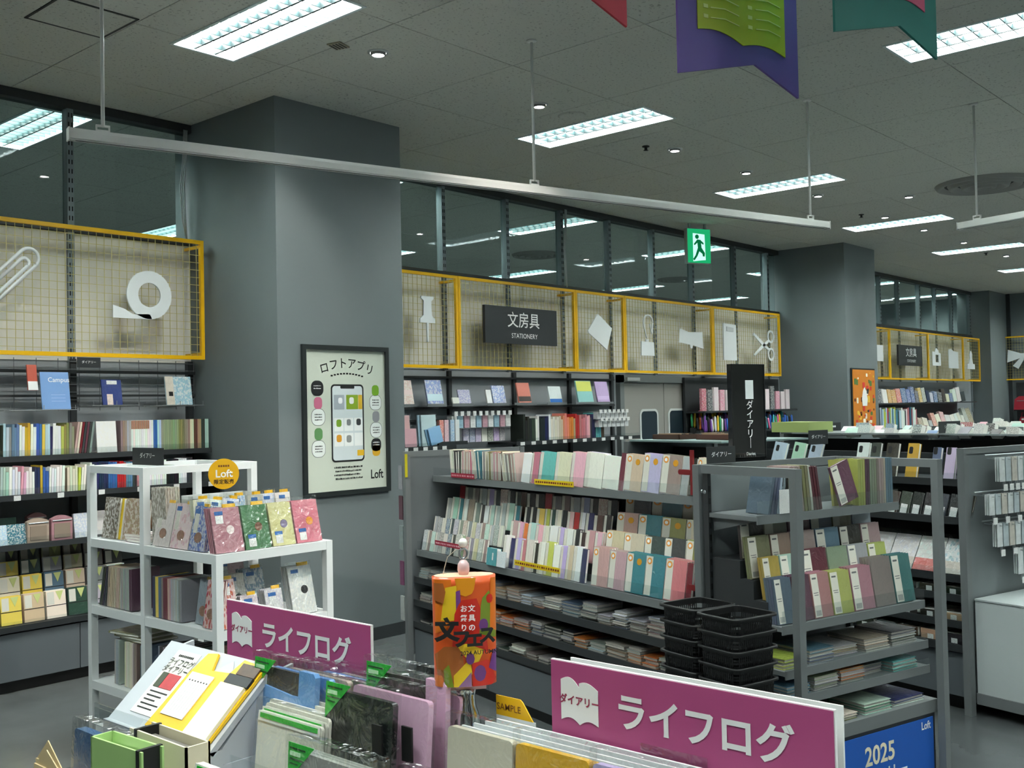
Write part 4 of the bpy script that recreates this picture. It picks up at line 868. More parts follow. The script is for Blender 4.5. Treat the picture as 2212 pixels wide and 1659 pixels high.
# ---- face-out rows along the rack, read from the aisle
G5 = 'diaries on the long grey rack'
def frow(place, s, z, t_hi, t_lo, specs, tilt=.16, n=3, kind='diary', cat='diary', grp=G5, name='diary', th=.0125, dh=.012, tabs=True, roll=0):
    """specs: (colour, width, height, style); they are set from the far (left) end to the near one until t_lo is reached"""
    tt = t_hi; i = 0
    while True:
        cn, w_, h, st = specs[i % len(specs)]; i += 1
        if tt-w_ < t_lo: break
        col = jit(cn, 8); h = h+random.uniform(-dh, dh)*.3
        pr = {'s': (STRIP,), 'r': (STRIP, RING, RINGW), 'd': (STRIP, RING, RINGW, DISC), 'p': (), 'x': (), 't': (STRIPT,), 'y': (STRIP, TABY)}[st]
        mt = m_pat1 if st == 'x' else m_bookg
        rr_ = roll+random.uniform(-.02, .02)
        for c in range(n if w_ > .05 else 1):
            o = book(name, W(s+c*(th+.0012), tt-w_+.002, z), (th, w_-.006, h), (rr_, tilt, RZ), col if c == 0 else jit(cn, 14), cn, mt, False, pr if c == 0 else ())
            if c == 0: reg(o, place, cn, kind, -tt, cat, grp)
            else: reg(o, place, cn, 'spare '+kind, -tt, cat, grp)
        tt -= w_
def srow(place, s, z, t_hi, t_lo, runs, depth=.12, kind='slim diary', cat='diary', grp=G5, name='slim_diary', mat=None, strip=True):
    """spine or edge-out run: books thin along the rack"""
    tt = t_hi
    for cn, n, le, h in runs:
        for k in range(n):
            th = random.uniform(.011, .017)
            if tt-th < t_lo: return
            o = book(name, W(s, tt, z), (th, depth, h*random.uniform(.97, 1.03)), (0, le, RZ-PI/2), jit(cn), cn, mat or m_bookg, True)
            if strip and k % 2 == 0: put('label_band', up('spst', lambda: MB().box(.12, .88, -.008, 0, .03, .97).data('label_band', m_strip)), o)
            reg(o, place, cn, kind, -tt, cat, grp); tt -= th+.0022
# steps under the tiers
for k, (s, z) in enumerate([(3.20, .83), (3.28, .912), (3.36, .988)]): MB().box(s-RS-.004, .44, .04, LN-.04, z-.082 if k else .7425, z-.002).build('tier_step', m_rackd, t)
# top shelf: a mixed run of edge-out bundles and face-out diaries
PT = 'on the top shelf of the long rack'
srow(PT, 3.235, 1.2, 5.60, 5.18, [('cream',2,-.10,.165),('black',3,-.05,.165),('charcoal',2,0,.165),('dusty pink',6,.04,.165),('rose',3,.02,.165),('cream',2,-.14,.17),('teal',4,-.12,.165),('grey',2,0,.165),('cream',2,0,.165),('taupe',5,0,.165)])
srow(PT, 3.235, 1.2, 5.17, 4.86, [('olive',3,0,.165),('dusty pink',5,0,.165),('brown',2,0,.165),('cream',2,-.18,.165),('taupe',4,-.15,.16),('dusty pink',4,-.12,.16),('white',2,-.2,.16)])
frow(PT, 3.245, 1.2, 4.85, 3.3, [('white',.09,.165,'x'),('rose',.075,.17,'t'),('turquoise',.15,.175,'t'),('cream',.14,.175,'t'),('pink',.12,.175,'t'),('white',.15,.175,'t'),('white',.13,.165,'x'),('maroon',.04,.185,'p'),('beige',.13,.175,'d'),('lilac',.13,.18,'d'),('taupe',.14,.18,'d'),('silver grey',.05,.175,'p'),('black',.045,.17,'p'),('cream',.09,.17,'r')], .13, 3, roll=.05)
# four tiers
F = 'in the front tier of the long rack'; F2 = 'in the second tier of the long rack'; F3 = 'in the third tier of the long rack'; F4 = 'in the rear tier of the long rack'
sm = [('silver grey',.052,.125,'x'),('taupe',.048,.125,'s'),('mint',.05,.125,'x'),('silver grey',.05,.125,'s'),('grey',.05,.128,'x'),('cream',.05,.125,'s'),('slate blue',.05,.125,'x'),('charcoal',.046,.125,'s'),('silver grey',.058,.13,'x'),('sage green',.05,.13,'s'),('dusty pink',.05,.125,'x'),('grey',.05,.125,'s'),('beige',.05,.125,'t')]
frow(F, 3.125, .745, 5.80, 5.02, sm, .2, 2)
frow(F, 3.125, .745, 4.88, 4.10, [('white',.07,.175,'s'),('navy',.045,.165,'p'),('lilac',.06,.165,'s'),('rose',.05,.16,'s'),('cream',.07,.165,'s'),('black',.045,.16,'s'),('ivory',.06,.165,'s'),('lime',.075,.17,'s'),('white',.06,.165,'x'),('lilac',.055,.165,'s'),('beige',.055,.17,'s')], .17, 2)
frow(F, 3.125, .745, 4.075, 3.26, [('dusty pink',.13,.185,'r'),('dusty pink',.125,.182,'r'),('teal',.135,.183,'d'),('teal',.135,.183,'r'),('rose',.14,.185,'r'),('maroon',.04,.18,'p')], .15, 4)
frow(F2, 3.205, .83, 5.80, 4.96, [(c, w_, .118, s_) for c, w_, h, s_ in sm[3:]+sm[:3]], .2, 1)
frow(F2, 3.205, .83, 4.93, 4.08, [('dusty pink',.075,.16,'s'),('pink',.06,.155,'s'),('orange',.04,.15,'p'),('mint',.075,.155,'s'),('pink',.07,.15,'s'),('cream',.06,.15,'s'),('white',.075,.155,'x'),('lilac',.055,.155,'s'),('ivory',.08,.155,'s'),('black',.055,.155,'s'),('dark brown',.05,.15,'s')], .17, 2)
frow(F2, 3.205, .83, 4.07, 3.26, [('beige',.14,.175,'r'),('beige',.15,.175,'r'),('charcoal',.14,.175,'r'),('charcoal',.14,.175,'r'),('olive',.13,.175,'r')], .15, 2)
frow(F3, 3.285, .914, 5.78, 4.92, [('silver grey',.06,.15,'s'),('mint',.085,.155,'s'),('teal',.06,.15,'s'),('white',.06,.15,'s'),('taupe',.07,.155,'p'),('grey',.07,.135,'s'),('charcoal',.05,.13,'s'),('white',.055,.13,'x'),('mint',.06,.135,'s'),('silver grey',.06,.13,'s')], .18, 1)
frow(F3, 3.285, .914, 4.90, 4.10, [('black',.06,.15,'s'),('black',.06,.148,'s'),('yellow',.08,.15,'s'),('lime',.05,.15,'s'),('dark green',.05,.15,'s'),('ivory',.06,.15,'s'),('black',.045,.15,'p'),('pink',.06,.15,'s'),('red',.05,.15,'p'),('white',.05,.15,'s'),('navy',.07,.15,'s'),('brown',.08,.15,'s')], .16, 1)
frow(F3, 3.285, .914, 4.08, 3.26, [('dusty pink',.165,.175,'d'),('teal',.17,.175,'r'),('olive',.165,.175,'d'),('cream',.1,.175,'r'),('taupe',.15,.175,'r')], .15, 2)
frow(F4, 3.365, .99, 5.74, 4.15, [('red',.07,.145,'p'),('grey',.09,.14,'s'),('taupe',.08,.14,'s'),('silver grey',.09,.14,'s'),('lavender',.08,.14,'s'),('charcoal',.07,.14,'s'),('dusty pink',.08,.145,'x'),('black',.08,.14,'s'),('charcoal',.06,.14,'s'),('brown',.06,.14,'p'),('black',.09,.14,'s'),('black',.09,.14,'s')], .1, 1)
frow(F4, 3.365, .99, 4.10, 3.26, [('charcoal',.2,.175,'r'),('teal',.22,.175,'r'),('olive',.2,.175,'r')], .1, 1)
# flat stacks on the three low shelves
FLAT = up('flatb', lambda: MB().mat(0).box(0, 1, 0, 1, .82, 1).box(0, 1, 0, 1, 0, .18).box(.96, 1, 0, 1, .18, .82).mat(1).box(.02, .96, .02, .98, .18, .82).data('flat_notebook', [m_bookg, M('shaded_pages', (176,172,164), .85)]))  # page colour greyed to stand in for the low shelves' shade
G6 = 'notebooks stacked flat on the low shelves of the long rack'
for si, (zz, s0, nm) in enumerate([(.579, 3.09, 'upper'), (.438, 3.085, 'middle'), (.303, 3.08, 'lowest')]):
    tt = 5.78; k = 0
    while tt > 3.40:
        w_ = random.choice((.105, .13, .15)); n = random.choice((3, 4, 4, 5)) if si < 2 else random.choice((1, 2, 2, 3)); cns = random.choice((('silver grey','white'),('taupe','silver grey'),('tan','white'),('pale blue','silver grey'),('charcoal','silver grey'),('cream','tan'),('slate blue','white'),('orange','silver grey')))
        k += 1; z = zz
        for c in range(n):
            th = random.uniform(.012, .018); cn = cns[c % 2 if c < n-1 else random.randint(0, 1)]
            o = put('flat_notebook', FLAT, None, W(s0+random.uniform(-.004, .012), tt-w_+random.uniform(-.004, .004), z), (0, 0, RZ+random.uniform(-.02, .02)), (.16, w_-.012, th), color=tuple(v*.8 for v in jit(cn)))  # cover colour darkened, the shelf shade is put into it
            tag(o, f'{ordn(c)} notebook from the bottom of {ordn(k-1)} flat stack, {nm} low shelf, long rack', 'notebook', G6)
            z += th+.0006
        tt -= w_+.006
# printed strips along the shelf fronts, a small teal box, red ribbons
def pstrip(s, t0, t1, z, col, lb, rx=0, body=None):
    t_ = thing('shelf_strip', lb, 'shelf strip', W(s, t1, z), RZ-PI/2, 'printed strips on the shelf fronts'); L = t1-t0
    bx('strip', M('strip_%d' % col[0], col, .5), t_, 0, L, 0, .003, -.014, .014); q = MB()
    for k in range(int(L/.02)): q.box(.012+k*.02, .012+k*.02+random.uniform(.006, .014), -.0008, -.0001, -.005, .005)
    q.build('small_print', P_(120,30,30) if col[0] > 200 else P_(230,180,190), t_)
pstrip(3.217, 5.30, 5.57, 1.215, (150,20,46), 'dark red printed strip on the top shelf front of the long rack')
pstrip(3.217, 4.32, 4.67, 1.215, (228,196,20), 'yellow printed strip on the top shelf front of the long rack')
pstrip(3.09, 5.25, 5.56, .815, (150,20,46), 'dark red printed strip across the front tier of the long rack')
pstrip(3.09, 4.28, 4.69, .79, (228,196,20), 'yellow printed strip across the front tier of the long rack')
d = display('display_box', 'small teal box with a white tag in the front tier of the long rack', 'box', W(3.085, 4.97, .748), .1, .095, .03, (84,158,164), (-.12, 0, RZ-PI/2)); patch(d, 'tag', m_tagp, .055, .068, .03, .07)
d = display('display_box', 'small white picture card in the front tier of the long rack', 'card', W(3.085, 4.865, .748), .085, .085, .006, (206,216,222), (-.12, 0, RZ-PI/2), m_pat1)
for s, tt, z, lb in [(3.225, 3.46, 1.31, 'dark red ribbon clip on the top shelf of the long rack'), (3.10, 3.285, .83, 'dark red ribbon clip at the near end of the front tier')]:
    t_ = thing('ribbon_clip', lb, 'ribbon', W(s, tt, z), RZ-PI/2); mr = M('dark_red_ribbon', (120,16,24), .45)
    MB().prism(rrect(-.03, 0, .04, .012, .011), -.006, 0, 'y').build('ribbon_loop', mr, t_); MB().box(.01, .03, -.008, .0, -.10, .10).build('ribbon_band', mr, t_)
for k, (z, c) in enumerate([(1.12, (150,150,156)), (.93, (96,60,72)), (.74, (140,150,150)), (.52, (120,60,96)), (.30, (170,174,172))]):
    t_ = thing('hook_pack', f'{ordn(k)} narrow pack from the top hanging behind the far post of the long rack', 'pack', W(3.04, 5.93, z), RZ-PI/2, 'packs hanging at the far end of the long rack')
    MB().box(0, .05, 0, .012, 0, .15).build('pack_card', M('end_pack_%d' % k, c, .4, coat=.4, noise=.2, nscale=40), t_); MB().tube([(.02, .006, .145), (.078, .006, .15)], .0025, 5).build('hook', m_steel, t_)
# ---- end bay: an open grey frame in front of the rack's near end
ET = 2.68
t = thing('end_bay_rack', 'grey end bay rack with notebooks beside the black baskets', 'shop rack', W(RS, ET, 0), RZ); D2 = .505
for x in (0, DP-.034):
    MB().box(x, x+.034, 0, .034, 0, HT).build('post', m_rack, t)
    MB().box(x, x+.034, .034, D2, HT-.034, HT).build('top_rail', m_rack, t)
    q = MB().box(x+.008, x+.026, D2-.03, D2-.002, .02, HT-.034)
    for k in range(24): q.mat(1).box(x+.012, x+.022, D2-.0315, D2-.03, .1+k*.05, .125+k*.05)
    q.build('slotted_upright', [m_rackd, m_black], t)
    MB().box(x+.004, x+.03, .034, D2, .02, .055).build('bottom_rail', m_rackd, t)
MB().box(.034, DP-.034, D2-.01, D2-.002, .02, HT-.04).build('back_panel', M('end_bay_back', (112,118,120), .5), t)
def eshelf(y0, z, m=m_rack, guard=.06):
    o = MB().box(.012, DP-.012, y0, D2-.03, z-.018, z).box(.012, DP-.012, y0-.006, y0, z-.03, z+.004).build('shelf', m, t)
    if guard: MB().box(.014, DP-.014, y0-.004, y0-.002, z+.004, z+guard).build('front_guard', m_acr, o)
    for x in (.036, DP-.040): MB().prism([(y0+.02, z-.02), (D2-.03, z-.02), (D2-.03, z-.075)], x, x+.003, 'x').build('bracket', m, o)
    return o
eshelf(.215, 1.165); eshelf(.10, .755); eshelf(.09, .588, guard=.03); eshelf(.085, .485, guard=.03)
MB().box(.012, DP-.012, .048, D2-.03, .30, .352).build('base_shelf', m_rack, t)
pp = bx('poster_panel', M('dark_panel', (30,33,36), .5), t, .034, DP-.034, .05, .06, .02, .30)
bp_ = bx('blue_poster', M('blue_poster', (24,88,178), .5), pp, .05, DP-.05, .046, .0495, .03, .285)
txt('Loft', .045, m_wink, bp_, (DP-.10, .0452, .255), RX, .018, sx=.85); txt('2025', .105, M('cream_ink', (232,220,190), .6), bp_, (.50, .0452, .195), RX, .022, sx=.9); txt('ダイアリー', .07, m_wink, bp_, (.50, .0452, .105), RX, .02)
for z in (1.25, .8): MB().lathe([(.008, 0), (.006, .004)], 10).build('bolt', m_steel, t, (-.0005, D2-.02, z), (0, -PI/2, 0))
m_txr = M('green_ink', (40,140,90), .6); MB().prism(rrect(.28,.06,.05,.02,.015), .0448, .0456, 'y').build('leaf_print', m_txr, bp_)
G7 = 'planners on the grey end bay'
def mute(cn):
    c = jit(cn, 7); g = sum(c)/3; return tuple(max(6, (v*.72+g*.28)*.86) for v in c)
def erow(place, tt, z, s_lo, s_hi, specs, tilt=.17, n=3, th=.012, kind='planner', cat='planner', name='planner'):
    s = s_lo; i = 0
    while True:
        cn, w_, h, st = specs[i % len(specs)]; i += 1
        if s+w_ > s_hi or i > len(specs): break
        for c in range(n):
            pr = {'s': (STRIPB,), 'c': (STRIPB,), 'p': ()}[st] if c == 0 else ()
            rr_ = 0
            o = book(name, W(s+w_-.003, tt+c*(th+.0015), z), (th, w_-.008, h), (rr_, tilt, RZ+PI/2), mute(cn), cn, m_bookg, False, pr)
            reg(o, place, cn, kind if c == 0 else 'spare '+kind, s, cat, G7)
        s += w_
def esrow(place, tt, z, s0, runs, depth=.12, kind='planner'):
    s = s0
    for cn, n, le, h in runs:
        for k in range(n):
            th = random.uniform(.011, .016); o = book('planner', W(s, tt, z), (th, depth, h), (0, le, RZ), mute(cn), cn, m_bookg, True); reg(o, place, cn, kind, s, 'planner', G7); s += (th+.002)*(1 if not le else 1.15)
            if s > RS+DP-.045: return
for k, (s, z) in enumerate([(2.86, .84), (2.93, .915), (3.0, .985)]): MB().box(.02, DP-.02, s-ET-.004, D2-.035, (.7555, .838, .913)[k], z-.002).build('tier_step', m_rackd, t)
E1 = 'on the top shelf of the grey end bay'
esrow(E1, 2.915, 1.168, 3.13, [('slate blue',3,.22,.155),('pale blue',2,.18,.155),('black',2,0,.15),('sage green',2,0,.15),('white',2,0,.16)])
esrow(E1, 2.905, 1.168, 3.27, [('dusty pink',4,-.12,.185),('olive',2,-.1,.185),('cream',1,-.1,.185),('maroon',3,-.16,.18)])
o = book('notebook', W(3.655, 2.893, 1.207), (.012, .12, .17), (-.28, .10, RZ+PI/2), (94,56,74), 'plum', m_bookg, False, (STRIPB,)); tag(o, 'plum notebook with a white band leaning across the top of the end bay', 'notebook', G7)
o = book('notebook', W(3.70, 2.935, 1.172), (.012, .15, .195), (0, .08, RZ+PI/2), (168,166,84), 'lime', m_bookg); tag(o, 'lime yellow notebook facing out at the top of the end bay', 'notebook', G7)
esrow(E1, 2.905, 1.168, 3.67, [('lime',3,0,.195),('plum',2,0,.195),('sage green',3,0,.195),('taupe',1,0,.195),('dusty pink',2,0,.195),('beige',1,0,.195),('steel blue',3,0,.195)])
t_ = thing('price_card', 'white printed price card on the top shelf of the end bay', 'price card', W(3.165, 2.885, 1.17), RZ); bx('card', m_tagp, t_, 0, .125, 0, .002, 0, .095); bx('blue_mark', m_tick, t_, .095, .112, -.0008, 0, .02, .035)
erow('in the front tier of the end bay', 2.80, .758, 3.05, 3.92, [('slate blue',.10,.175,'s'),('plum',.105,.175,'s'),('rose',.115,.175,'s'),('lime',.125,.170,'s'),('rose',.135,.175,'s'),('taupe',.135,.20,'p'),('teal',.13,.20,'s')], .16, 4)
erow('in the second tier of the end bay', 2.868, .842, 3.06, 3.92, [('mustard',.10,.165,'s'),('mint',.12,.165,'s'),('maroon',.16,.175,'s'),('sage green',.13,.17,'p'),('silver grey',.13,.17,'c'),('lime',.12,.165,'s')], .16, 2)
erow('in the third tier of the end bay', 2.938, .917, 3.05, 3.92, [('olive',.13,.165,'s'),('tan',.12,.165,'s'),('dusty pink',.15,.165,'s'),('steel blue',.15,.165,'s'),('dark brown',.14,.165,'s'),('dusty pink',.13,.165,'s')], .14, 2)
erow('in the rear tier of the end bay', 3.008, .987, 3.07, 3.92, [('dark brown',.14,.15,'s'),('sage green',.14,.15,'s'),('maroon',.14,.15,'p'),('slate blue',.14,.15,'s'),('olive',.13,.15,'s'),('pale blue',.13,.15,'p')], .08, 1)
# flat piles on the three low end shelves
def epile(place, zz, t0, items):
    for j, (s0, w_, n, cns, dy) in enumerate(items):
        z = zz
        for c in range(n):
            th = random.uniform(.010, .015); cn = cns[c % len(cns)]
            o = put('flat_notebook', FLAT, None, W(s0+w_, t0+dy+random.uniform(-.003, .006), z), (0, 0, RZ+PI/2+random.uniform(-.03, .03)+(.0 if c < n-1 else random.uniform(-.05, .05))), (.19, w_-.008, th), color=jit(cn)); z += th+.0006
            tag(o, f'{ordn(c)} notebook from the bottom of the {ordn(j)} pile, {place}', 'notebook', G7)
epile('first flat shelf, end bay', .589, 2.785, [(3.05,.13,3,('lime','cream'),0),(3.19,.15,4,('silver grey','slate blue'),0),(3.36,.16,3,('silver grey','olive'),.03),(3.53,.16,4,('cream','taupe'),0),(3.70,.17,4,('silver grey','charcoal'),0)])
epile('second flat shelf, end bay', .486, 2.782, [(3.06,.14,3,('steel blue','slate blue'),0),(3.21,.15,4,('silver grey','sage green'),0),(3.37,.15,4,('silver grey','orange'),0),(3.53,.15,3,('silver grey','grey'),.04),(3.69,.17,3,('turquoise','mint'),0)])
epile('base of the end bay', .353, 2.75, [(3.10,.16,2,('beige','olive'),0),(3.27,.16,2,('olive','cream'),0),(3.47,.17,3,('mint','green'),0),(3.66,.2,2,('white','navy'),0)])
dsign('black diary sign on the corner of the end bay', W(3.155, 3.19, HT+.002), RZ, .165, .07, .032)
# tall black acrylic sign
t = thing('standing_sign', 'tall black acrylic diary sign standing on the long rack', 'sign', W(3.50, 3.36, HT+.002), RZ)
m_ba = M('black_acrylic', (22,24,26), .12, coat=.5)
MB().box(-.105, .105, .0, .022, 0, .425).build('acrylic_block', clear('smoked_acrylic', (96,100,102), .06, .03), t)
for bb in ((-.107, -.102, -.002, .024, 0, .427), (.102, .107, -.002, .024, 0, .427), (-.107, .107, -.002, .024, .423, .428)): bx('edge_strip', m_ba, t, *bb)
bx('print_panel', m_ba, t, -.085, .098, .008, .014, .004, .405)
bx('foot', m_ba, t, -.10, .10, .004, .018, -.062, .004)
bx('white_icon', m_ico, t, -.02, .03, -.0035, -.0022, .27, .355)
for i, ch in enumerate('ダイアリ｜'): txt(ch, .045, m_wink, t, (.005, -.0032, .240-.043*i), RX, .006)
txt('Diaries', .02, m_wink, t, (.005, -.0032, .022), RX, .003)
# baskets
def basket_meshes():
    q = MB(); W0, D0, H0 = .205, .225, .13
    def ringpts(f, z): return [(sx*W0/2*f, sy*D0/2*f, z) for sx, sy in ((-1,-1),(1,-1),(1,1),(-1,1))]
    rim = MB(); P = rrect(0, 0, W0/2, D0/2, .03, 4); I = rrect(0, 0, W0/2-.012, D0/2-.012, .024, 4); n = len(P); b0 = 0
    rim.v = [(x, y, H0) for x, y in P]+[(x, y, H0) for x, y in I]+[(x, y, H0-.008) for x, y in P]+[(x, y, H0-.008) for x, y in I]
    for i in range(n):
        j = (i+1) % n
        for q4 in ((i, j, n+j, n+i), (2*n+i, 3*n+i, 3*n+j, 2*n+j), (i, 2*n+i, 2*n+j, j), (n+i, n+j, 3*n+j, 3*n+i)): rim.face(q4)
    # tapered wall of slats: solid bands with upright bars between, so the holes are real
    wl = MB()
    def band(z0, z1, th=.003):
        f0, f1 = .90+.10*z0/H0, .90+.10*z1/H0
        A = [(x*f0, y*f0, z0) for x, y in I]; B_ = [(x*f1, y*f1, z1) for x, y in I]; b1 = len(wl.v); wl.v += A+B_
        for i in range(n): wl.face((b1+i, b1+(i+1) % n, b1+n+(i+1) % n, b1+n+i))
    for z0, z1 in ((0, .022), (.036, .044), (.060, .068), (.084, .092), (.108, H0)): band(z0, z1)
    for sx, sy, L, ax in ((0,-1,W0,'x'),(0,1,W0,'x'),(-1,0,D0,'y'),(1,0,D0,'y')):
        k = int(L/.014)
        for i in range(k+1):
            u = -.5+i/k
            f0, f1 = .905, .99
            if ax == 'x': p0 = (u*(W0-.06)*f0, sy*(D0/2-.012)*f0, .02); p1 = (u*(W0-.06)*f1, sy*(D0/2-.012)*f1, .11)
            else: p0 = (sx*(W0/2-.012)*f0, u*(D0-.06)*f0, .02); p1 = (sx*(W0/2-.012)*f1, u*(D0-.06)*f1, .11)
            wl.tube([p0, p1], 0.0026, 4)
    fl = MB(); fl.prism([(x*.9, y*.9) for x, y in I], 0, .003, 'z')
    return rim.data('rim', m_black, True), wl.data('slatted_side', m_black), fl.data('basket_floor', m_black)
b_rim, b_wall, b_flr = basket_meshes()
for st, (s, tt, rz, n, z0, lbn) in enumerate([(2.715, 2.69, .0, 14, .0, 'near'), (2.728, 2.905, .0, 14, .0, 'rear')]):
    for k in range(n):
        t = thing('shopping_basket', None, 'basket', W(s, tt, .002+k*.0565), RZ+PI/2+rz+random.uniform(-.01, .01), 'black shopping baskets beside the rack')
        nth = {n-1: 'topmost', 0: 'lowest'}.get(k, ordn(n-1-k)+' from the top')
        t['label'] = f'black plastic shopping basket, {nth} of the {lbn} stack'
        put('rim', b_rim, t); put('slatted_side', b_wall, t)
        put('basket_floor', b_flr, t)
# ============================================================ back wall: shelving, swing door, pens
YB = 6.25
t = thing('wall_shelving', 'grey wall shelving between the large pillar and the swing doors', 'shelving', (7.1, YB, 0), 0)
x0, x1 = -1.86, 2.02
MB().box(x0, x1, .40, .44, .3, 1.97).build('back_panel', m_gp, t)
for x in (x0+.02, -.46, .42, 1.27, x1-.02): MB().box(x-.02, x+.02, .37, .42, 0, 1.97).build('slotted_upright', m_rackd, t)
for z, y0, a, c in ((1.318, .03, x0, -.75), (1.315, .05, .05, x1), (1.02, 0, x0, x1), (.72, 0, x0, x1), (.36, 0, x0, x1)): shelf(t, a, c, y0, .40, z, m_rackd, guard=.03)
MB().box(x0, x1, .02, .4, 0, .33).build('base_box', M('slate_panel', (92,98,102), .42), t)
for z in (1.90, 1.63, 1.52): MB().box(x0, x1, .36, .40, z, z+.02).build('hook_rail', m_rackd, t)
G8 = 'products on the wall shelving behind the long rack'
def ledge(xa, xb, z, lb): 
    q = MB().box(0, xb-xa, 0, .18, 0, .004).box(0, xb-xa, -.003, 0, 0, .02); q.build('wire_ledge', m_hook, None, (xa, 6.44, z), label=lb, cat='wire ledge', group='ledges on the back wall shelving')
def dsp(lb, xa, xb, za, zb, col, mat=None, band=None, cat='notebook', lean=-.2):
    d = display('display_pack', lb, cat, (xa, 6.45, za+.006), xb-xa, zb-za-.006, .014, col, (lean,0,0), mat, G8)
    if band: patch(d, 'print_band', M('band_%d_%d_%d' % band[0], band[0], .5), .004, xb-xa-.004, band[1], band[2])
    return d
dsp('cream and pink floral pack on the first ledge right of the large pillar', 5.86, 6.04, 1.66, 1.88, (226,196,186), m_pat1, ((236,210,206), .09, .13))
dsp('lilac blue planner box on the second ledge right of the pillar', 6.2, 6.39, 1.655, 1.885, (150,166,214), m_pat1, ((206,228,236), .04, .1))
dsp('small lilac card box on the third ledge right of the pillar', 6.58, 6.73, 1.67, 1.80, (170,166,206), m_pat1); dsp('tiny white boxes beside the small lilac card box'.replace('boxes','box'), 6.5, 6.58, 1.67, 1.73, (224,224,214), m_pat1, cat='box')
dsp('slim white leaflet beside the lilac patterned planner', 6.945, 7.01, 1.665, 1.80, (226,226,226), m_pat1); dsp('lilac patterned planner on the fourth ledge right of the pillar', 7.03, 7.2, 1.665, 1.84, (148,164,214), m_pat1)
dsp('coral planner with a dark band propped on the back wall', 7.38, 7.56, 1.67, 1.868, (222,128,110), None, ((70,60,56), .012, .06))
dsp('white planner with a blue band propped on the back wall', 7.84, 8.03, 1.66, 1.835, (226,236,236), None, ((40,110,190), .004, .045))
dsp('yellow to aqua notebook propped near the swing doors', 8.29, 8.54, 1.66, 1.895, (150,210,206), None, ((222,226,110), .12, .225)); dsp('lilac notebook propped next to the swing doors', 8.61, 8.82, 1.66, 1.888, (198,170,216), m_bookg, ((214,190,230), .03, .07))
for i, (a, c) in enumerate([(5.86,6.06),(6.18,6.41),(6.48,6.75),(6.93,7.22),(7.3,7.62),(7.78,8.08),(8.22,8.86)]): ledge(a, c, 1.655, f'thin steel ledge, {ordn(i)} from the large pillar on the back wall')
# books
Pb = 'on the back shelf right of the pillar'
for k, (xx, w_, h, cn, le) in enumerate([(5.55,.12,.26,'cream',0),(5.7,.16,.26,'pink',0),(5.99,.17,.26,'pale blue',0),(5.77,.13,.15,'pink',0),(6.07,.14,.14,'sky blue',-.25)]):
    for c in range(2):
        d = display('notebook', f'{cn} notebook standing {["at the pillar edge","tall behind","tall second","short in front","leaning in front"][k]} on the back wall shelf' + (', spare copy' if c else ''), 'notebook', (xx-.02*c, YB+.06+.02*c-(.03 if k > 2 else 0), 1.322), w_, h, .016, jit(cn), (-.06, le, 0), None, G8)
for k, (xx, cn) in enumerate([(6.23,'coral'),(6.29,'pink'),(6.36,'sky blue'),(6.42,'white')]): dsp_ = display('notebook', f'{ordn(k)} small floral notebook right of the blue ones on the back shelf', 'notebook', (xx, YB+.1, 1.35), .05, .185, .03, jit(cn), (0,0,0), m_pat1, G8)
bx('riser_box', m_rackd, None, 6.2, 6.55, YB+.08, YB+.2, 1.32, 1.349, label='grey riser under the small floral notebooks', cat='riser')
runs = [('black',4),('charcoal',2),('white',2),('black',3),('navy',2),('white',1),('cream',4),('beige',2),('coral',3),('orange',2),('tan',1),('red',2),('rose',4),('pink',2),('charcoal',1),('navy',2),('turquoise',3),('brown',2)]
x = 7.28
for cn, n in runs:
    for _ in range(n):
        th = random.uniform(.022, .032); h = random.uniform(.19, .25)
        if x > 8.62: break
        o = book('notebook', (x, YB+.07, 1.318), (th, .16, h), (0, 0, 0), jit(cn), cn, m_book, True); reg(o, 'on the back shelf by the swing doors', cn, 'notebook', x, 'notebook', G8); x += th+.003
for k in range(7):
    d = display('hanging_pack', f'{ordn(k)} lilac sticker pack from the left below the back wall hooks', 'pack', (6.62+.08*k, YB+.2, 1.33), .07, .12, .02, jit(['lilac','lavender','lilac','white','grey','lilac','silver grey'][k]), (0,0,0), m_pat1, G8)
# hanging packs on hooks with tickets
for k in range(10):
    xx = 6.42+.078*k; t_ = thing('hook_pack', f'{ordn(k)} small blister pack from the left on the back wall hooks', 'pack', (xx, YB+.14, 1.46), 0, G8)
    MB().box(0, .062, 0, .06, 0, .105).build('blister_card', M(['pk_a','pk_b','pk_c'][k % 3], [(214,216,214),(150,180,196),(190,150,160)][k % 3], .4, noise=.4, nscale=60), t_)
    MB().tube([(.03, -.02, .112), (.03, .24, .112)], .003, 5).build('hook', m_steel, t_); bx('ticket', m_tagp, t_, .01, .05, -.024, -.02, .105, .145)
for r_, z in enumerate((1.50, 1.42)):
    for k in range(7):
        xx = 8.35+.075*k+.02*r_; t_ = thing('hook_pack', f'{ordn(k)} white blister pack from the left, {["upper","lower"][r_]} hook row beside the swing doors', 'pack', (xx, YB+.02, z), 0, G8)
        MB().box(0, .06, 0, .05, 0, .07).build('blister_card', M('pk_w', (206,208,208), .4, noise=.3, nscale=60), t_); MB().tube([(.03, -.02, .075), (.03, .36, .075)], .003, 5).build('hook', m_steel, t_); bx('ticket', m_tagp, t_, .008, .052, -.024, -.02, .06, .095)
for k in range(12): bx('price_ticket', m_tagp, t, .1+k*.155, .16+k*.155, .037, .040, 1.283, 1.313)
for k in range(9): bx('price_ticket', m_tagp, t, -1.8+k*.11, -1.75+k*.11, .018, .0205, 1.287, 1.316)
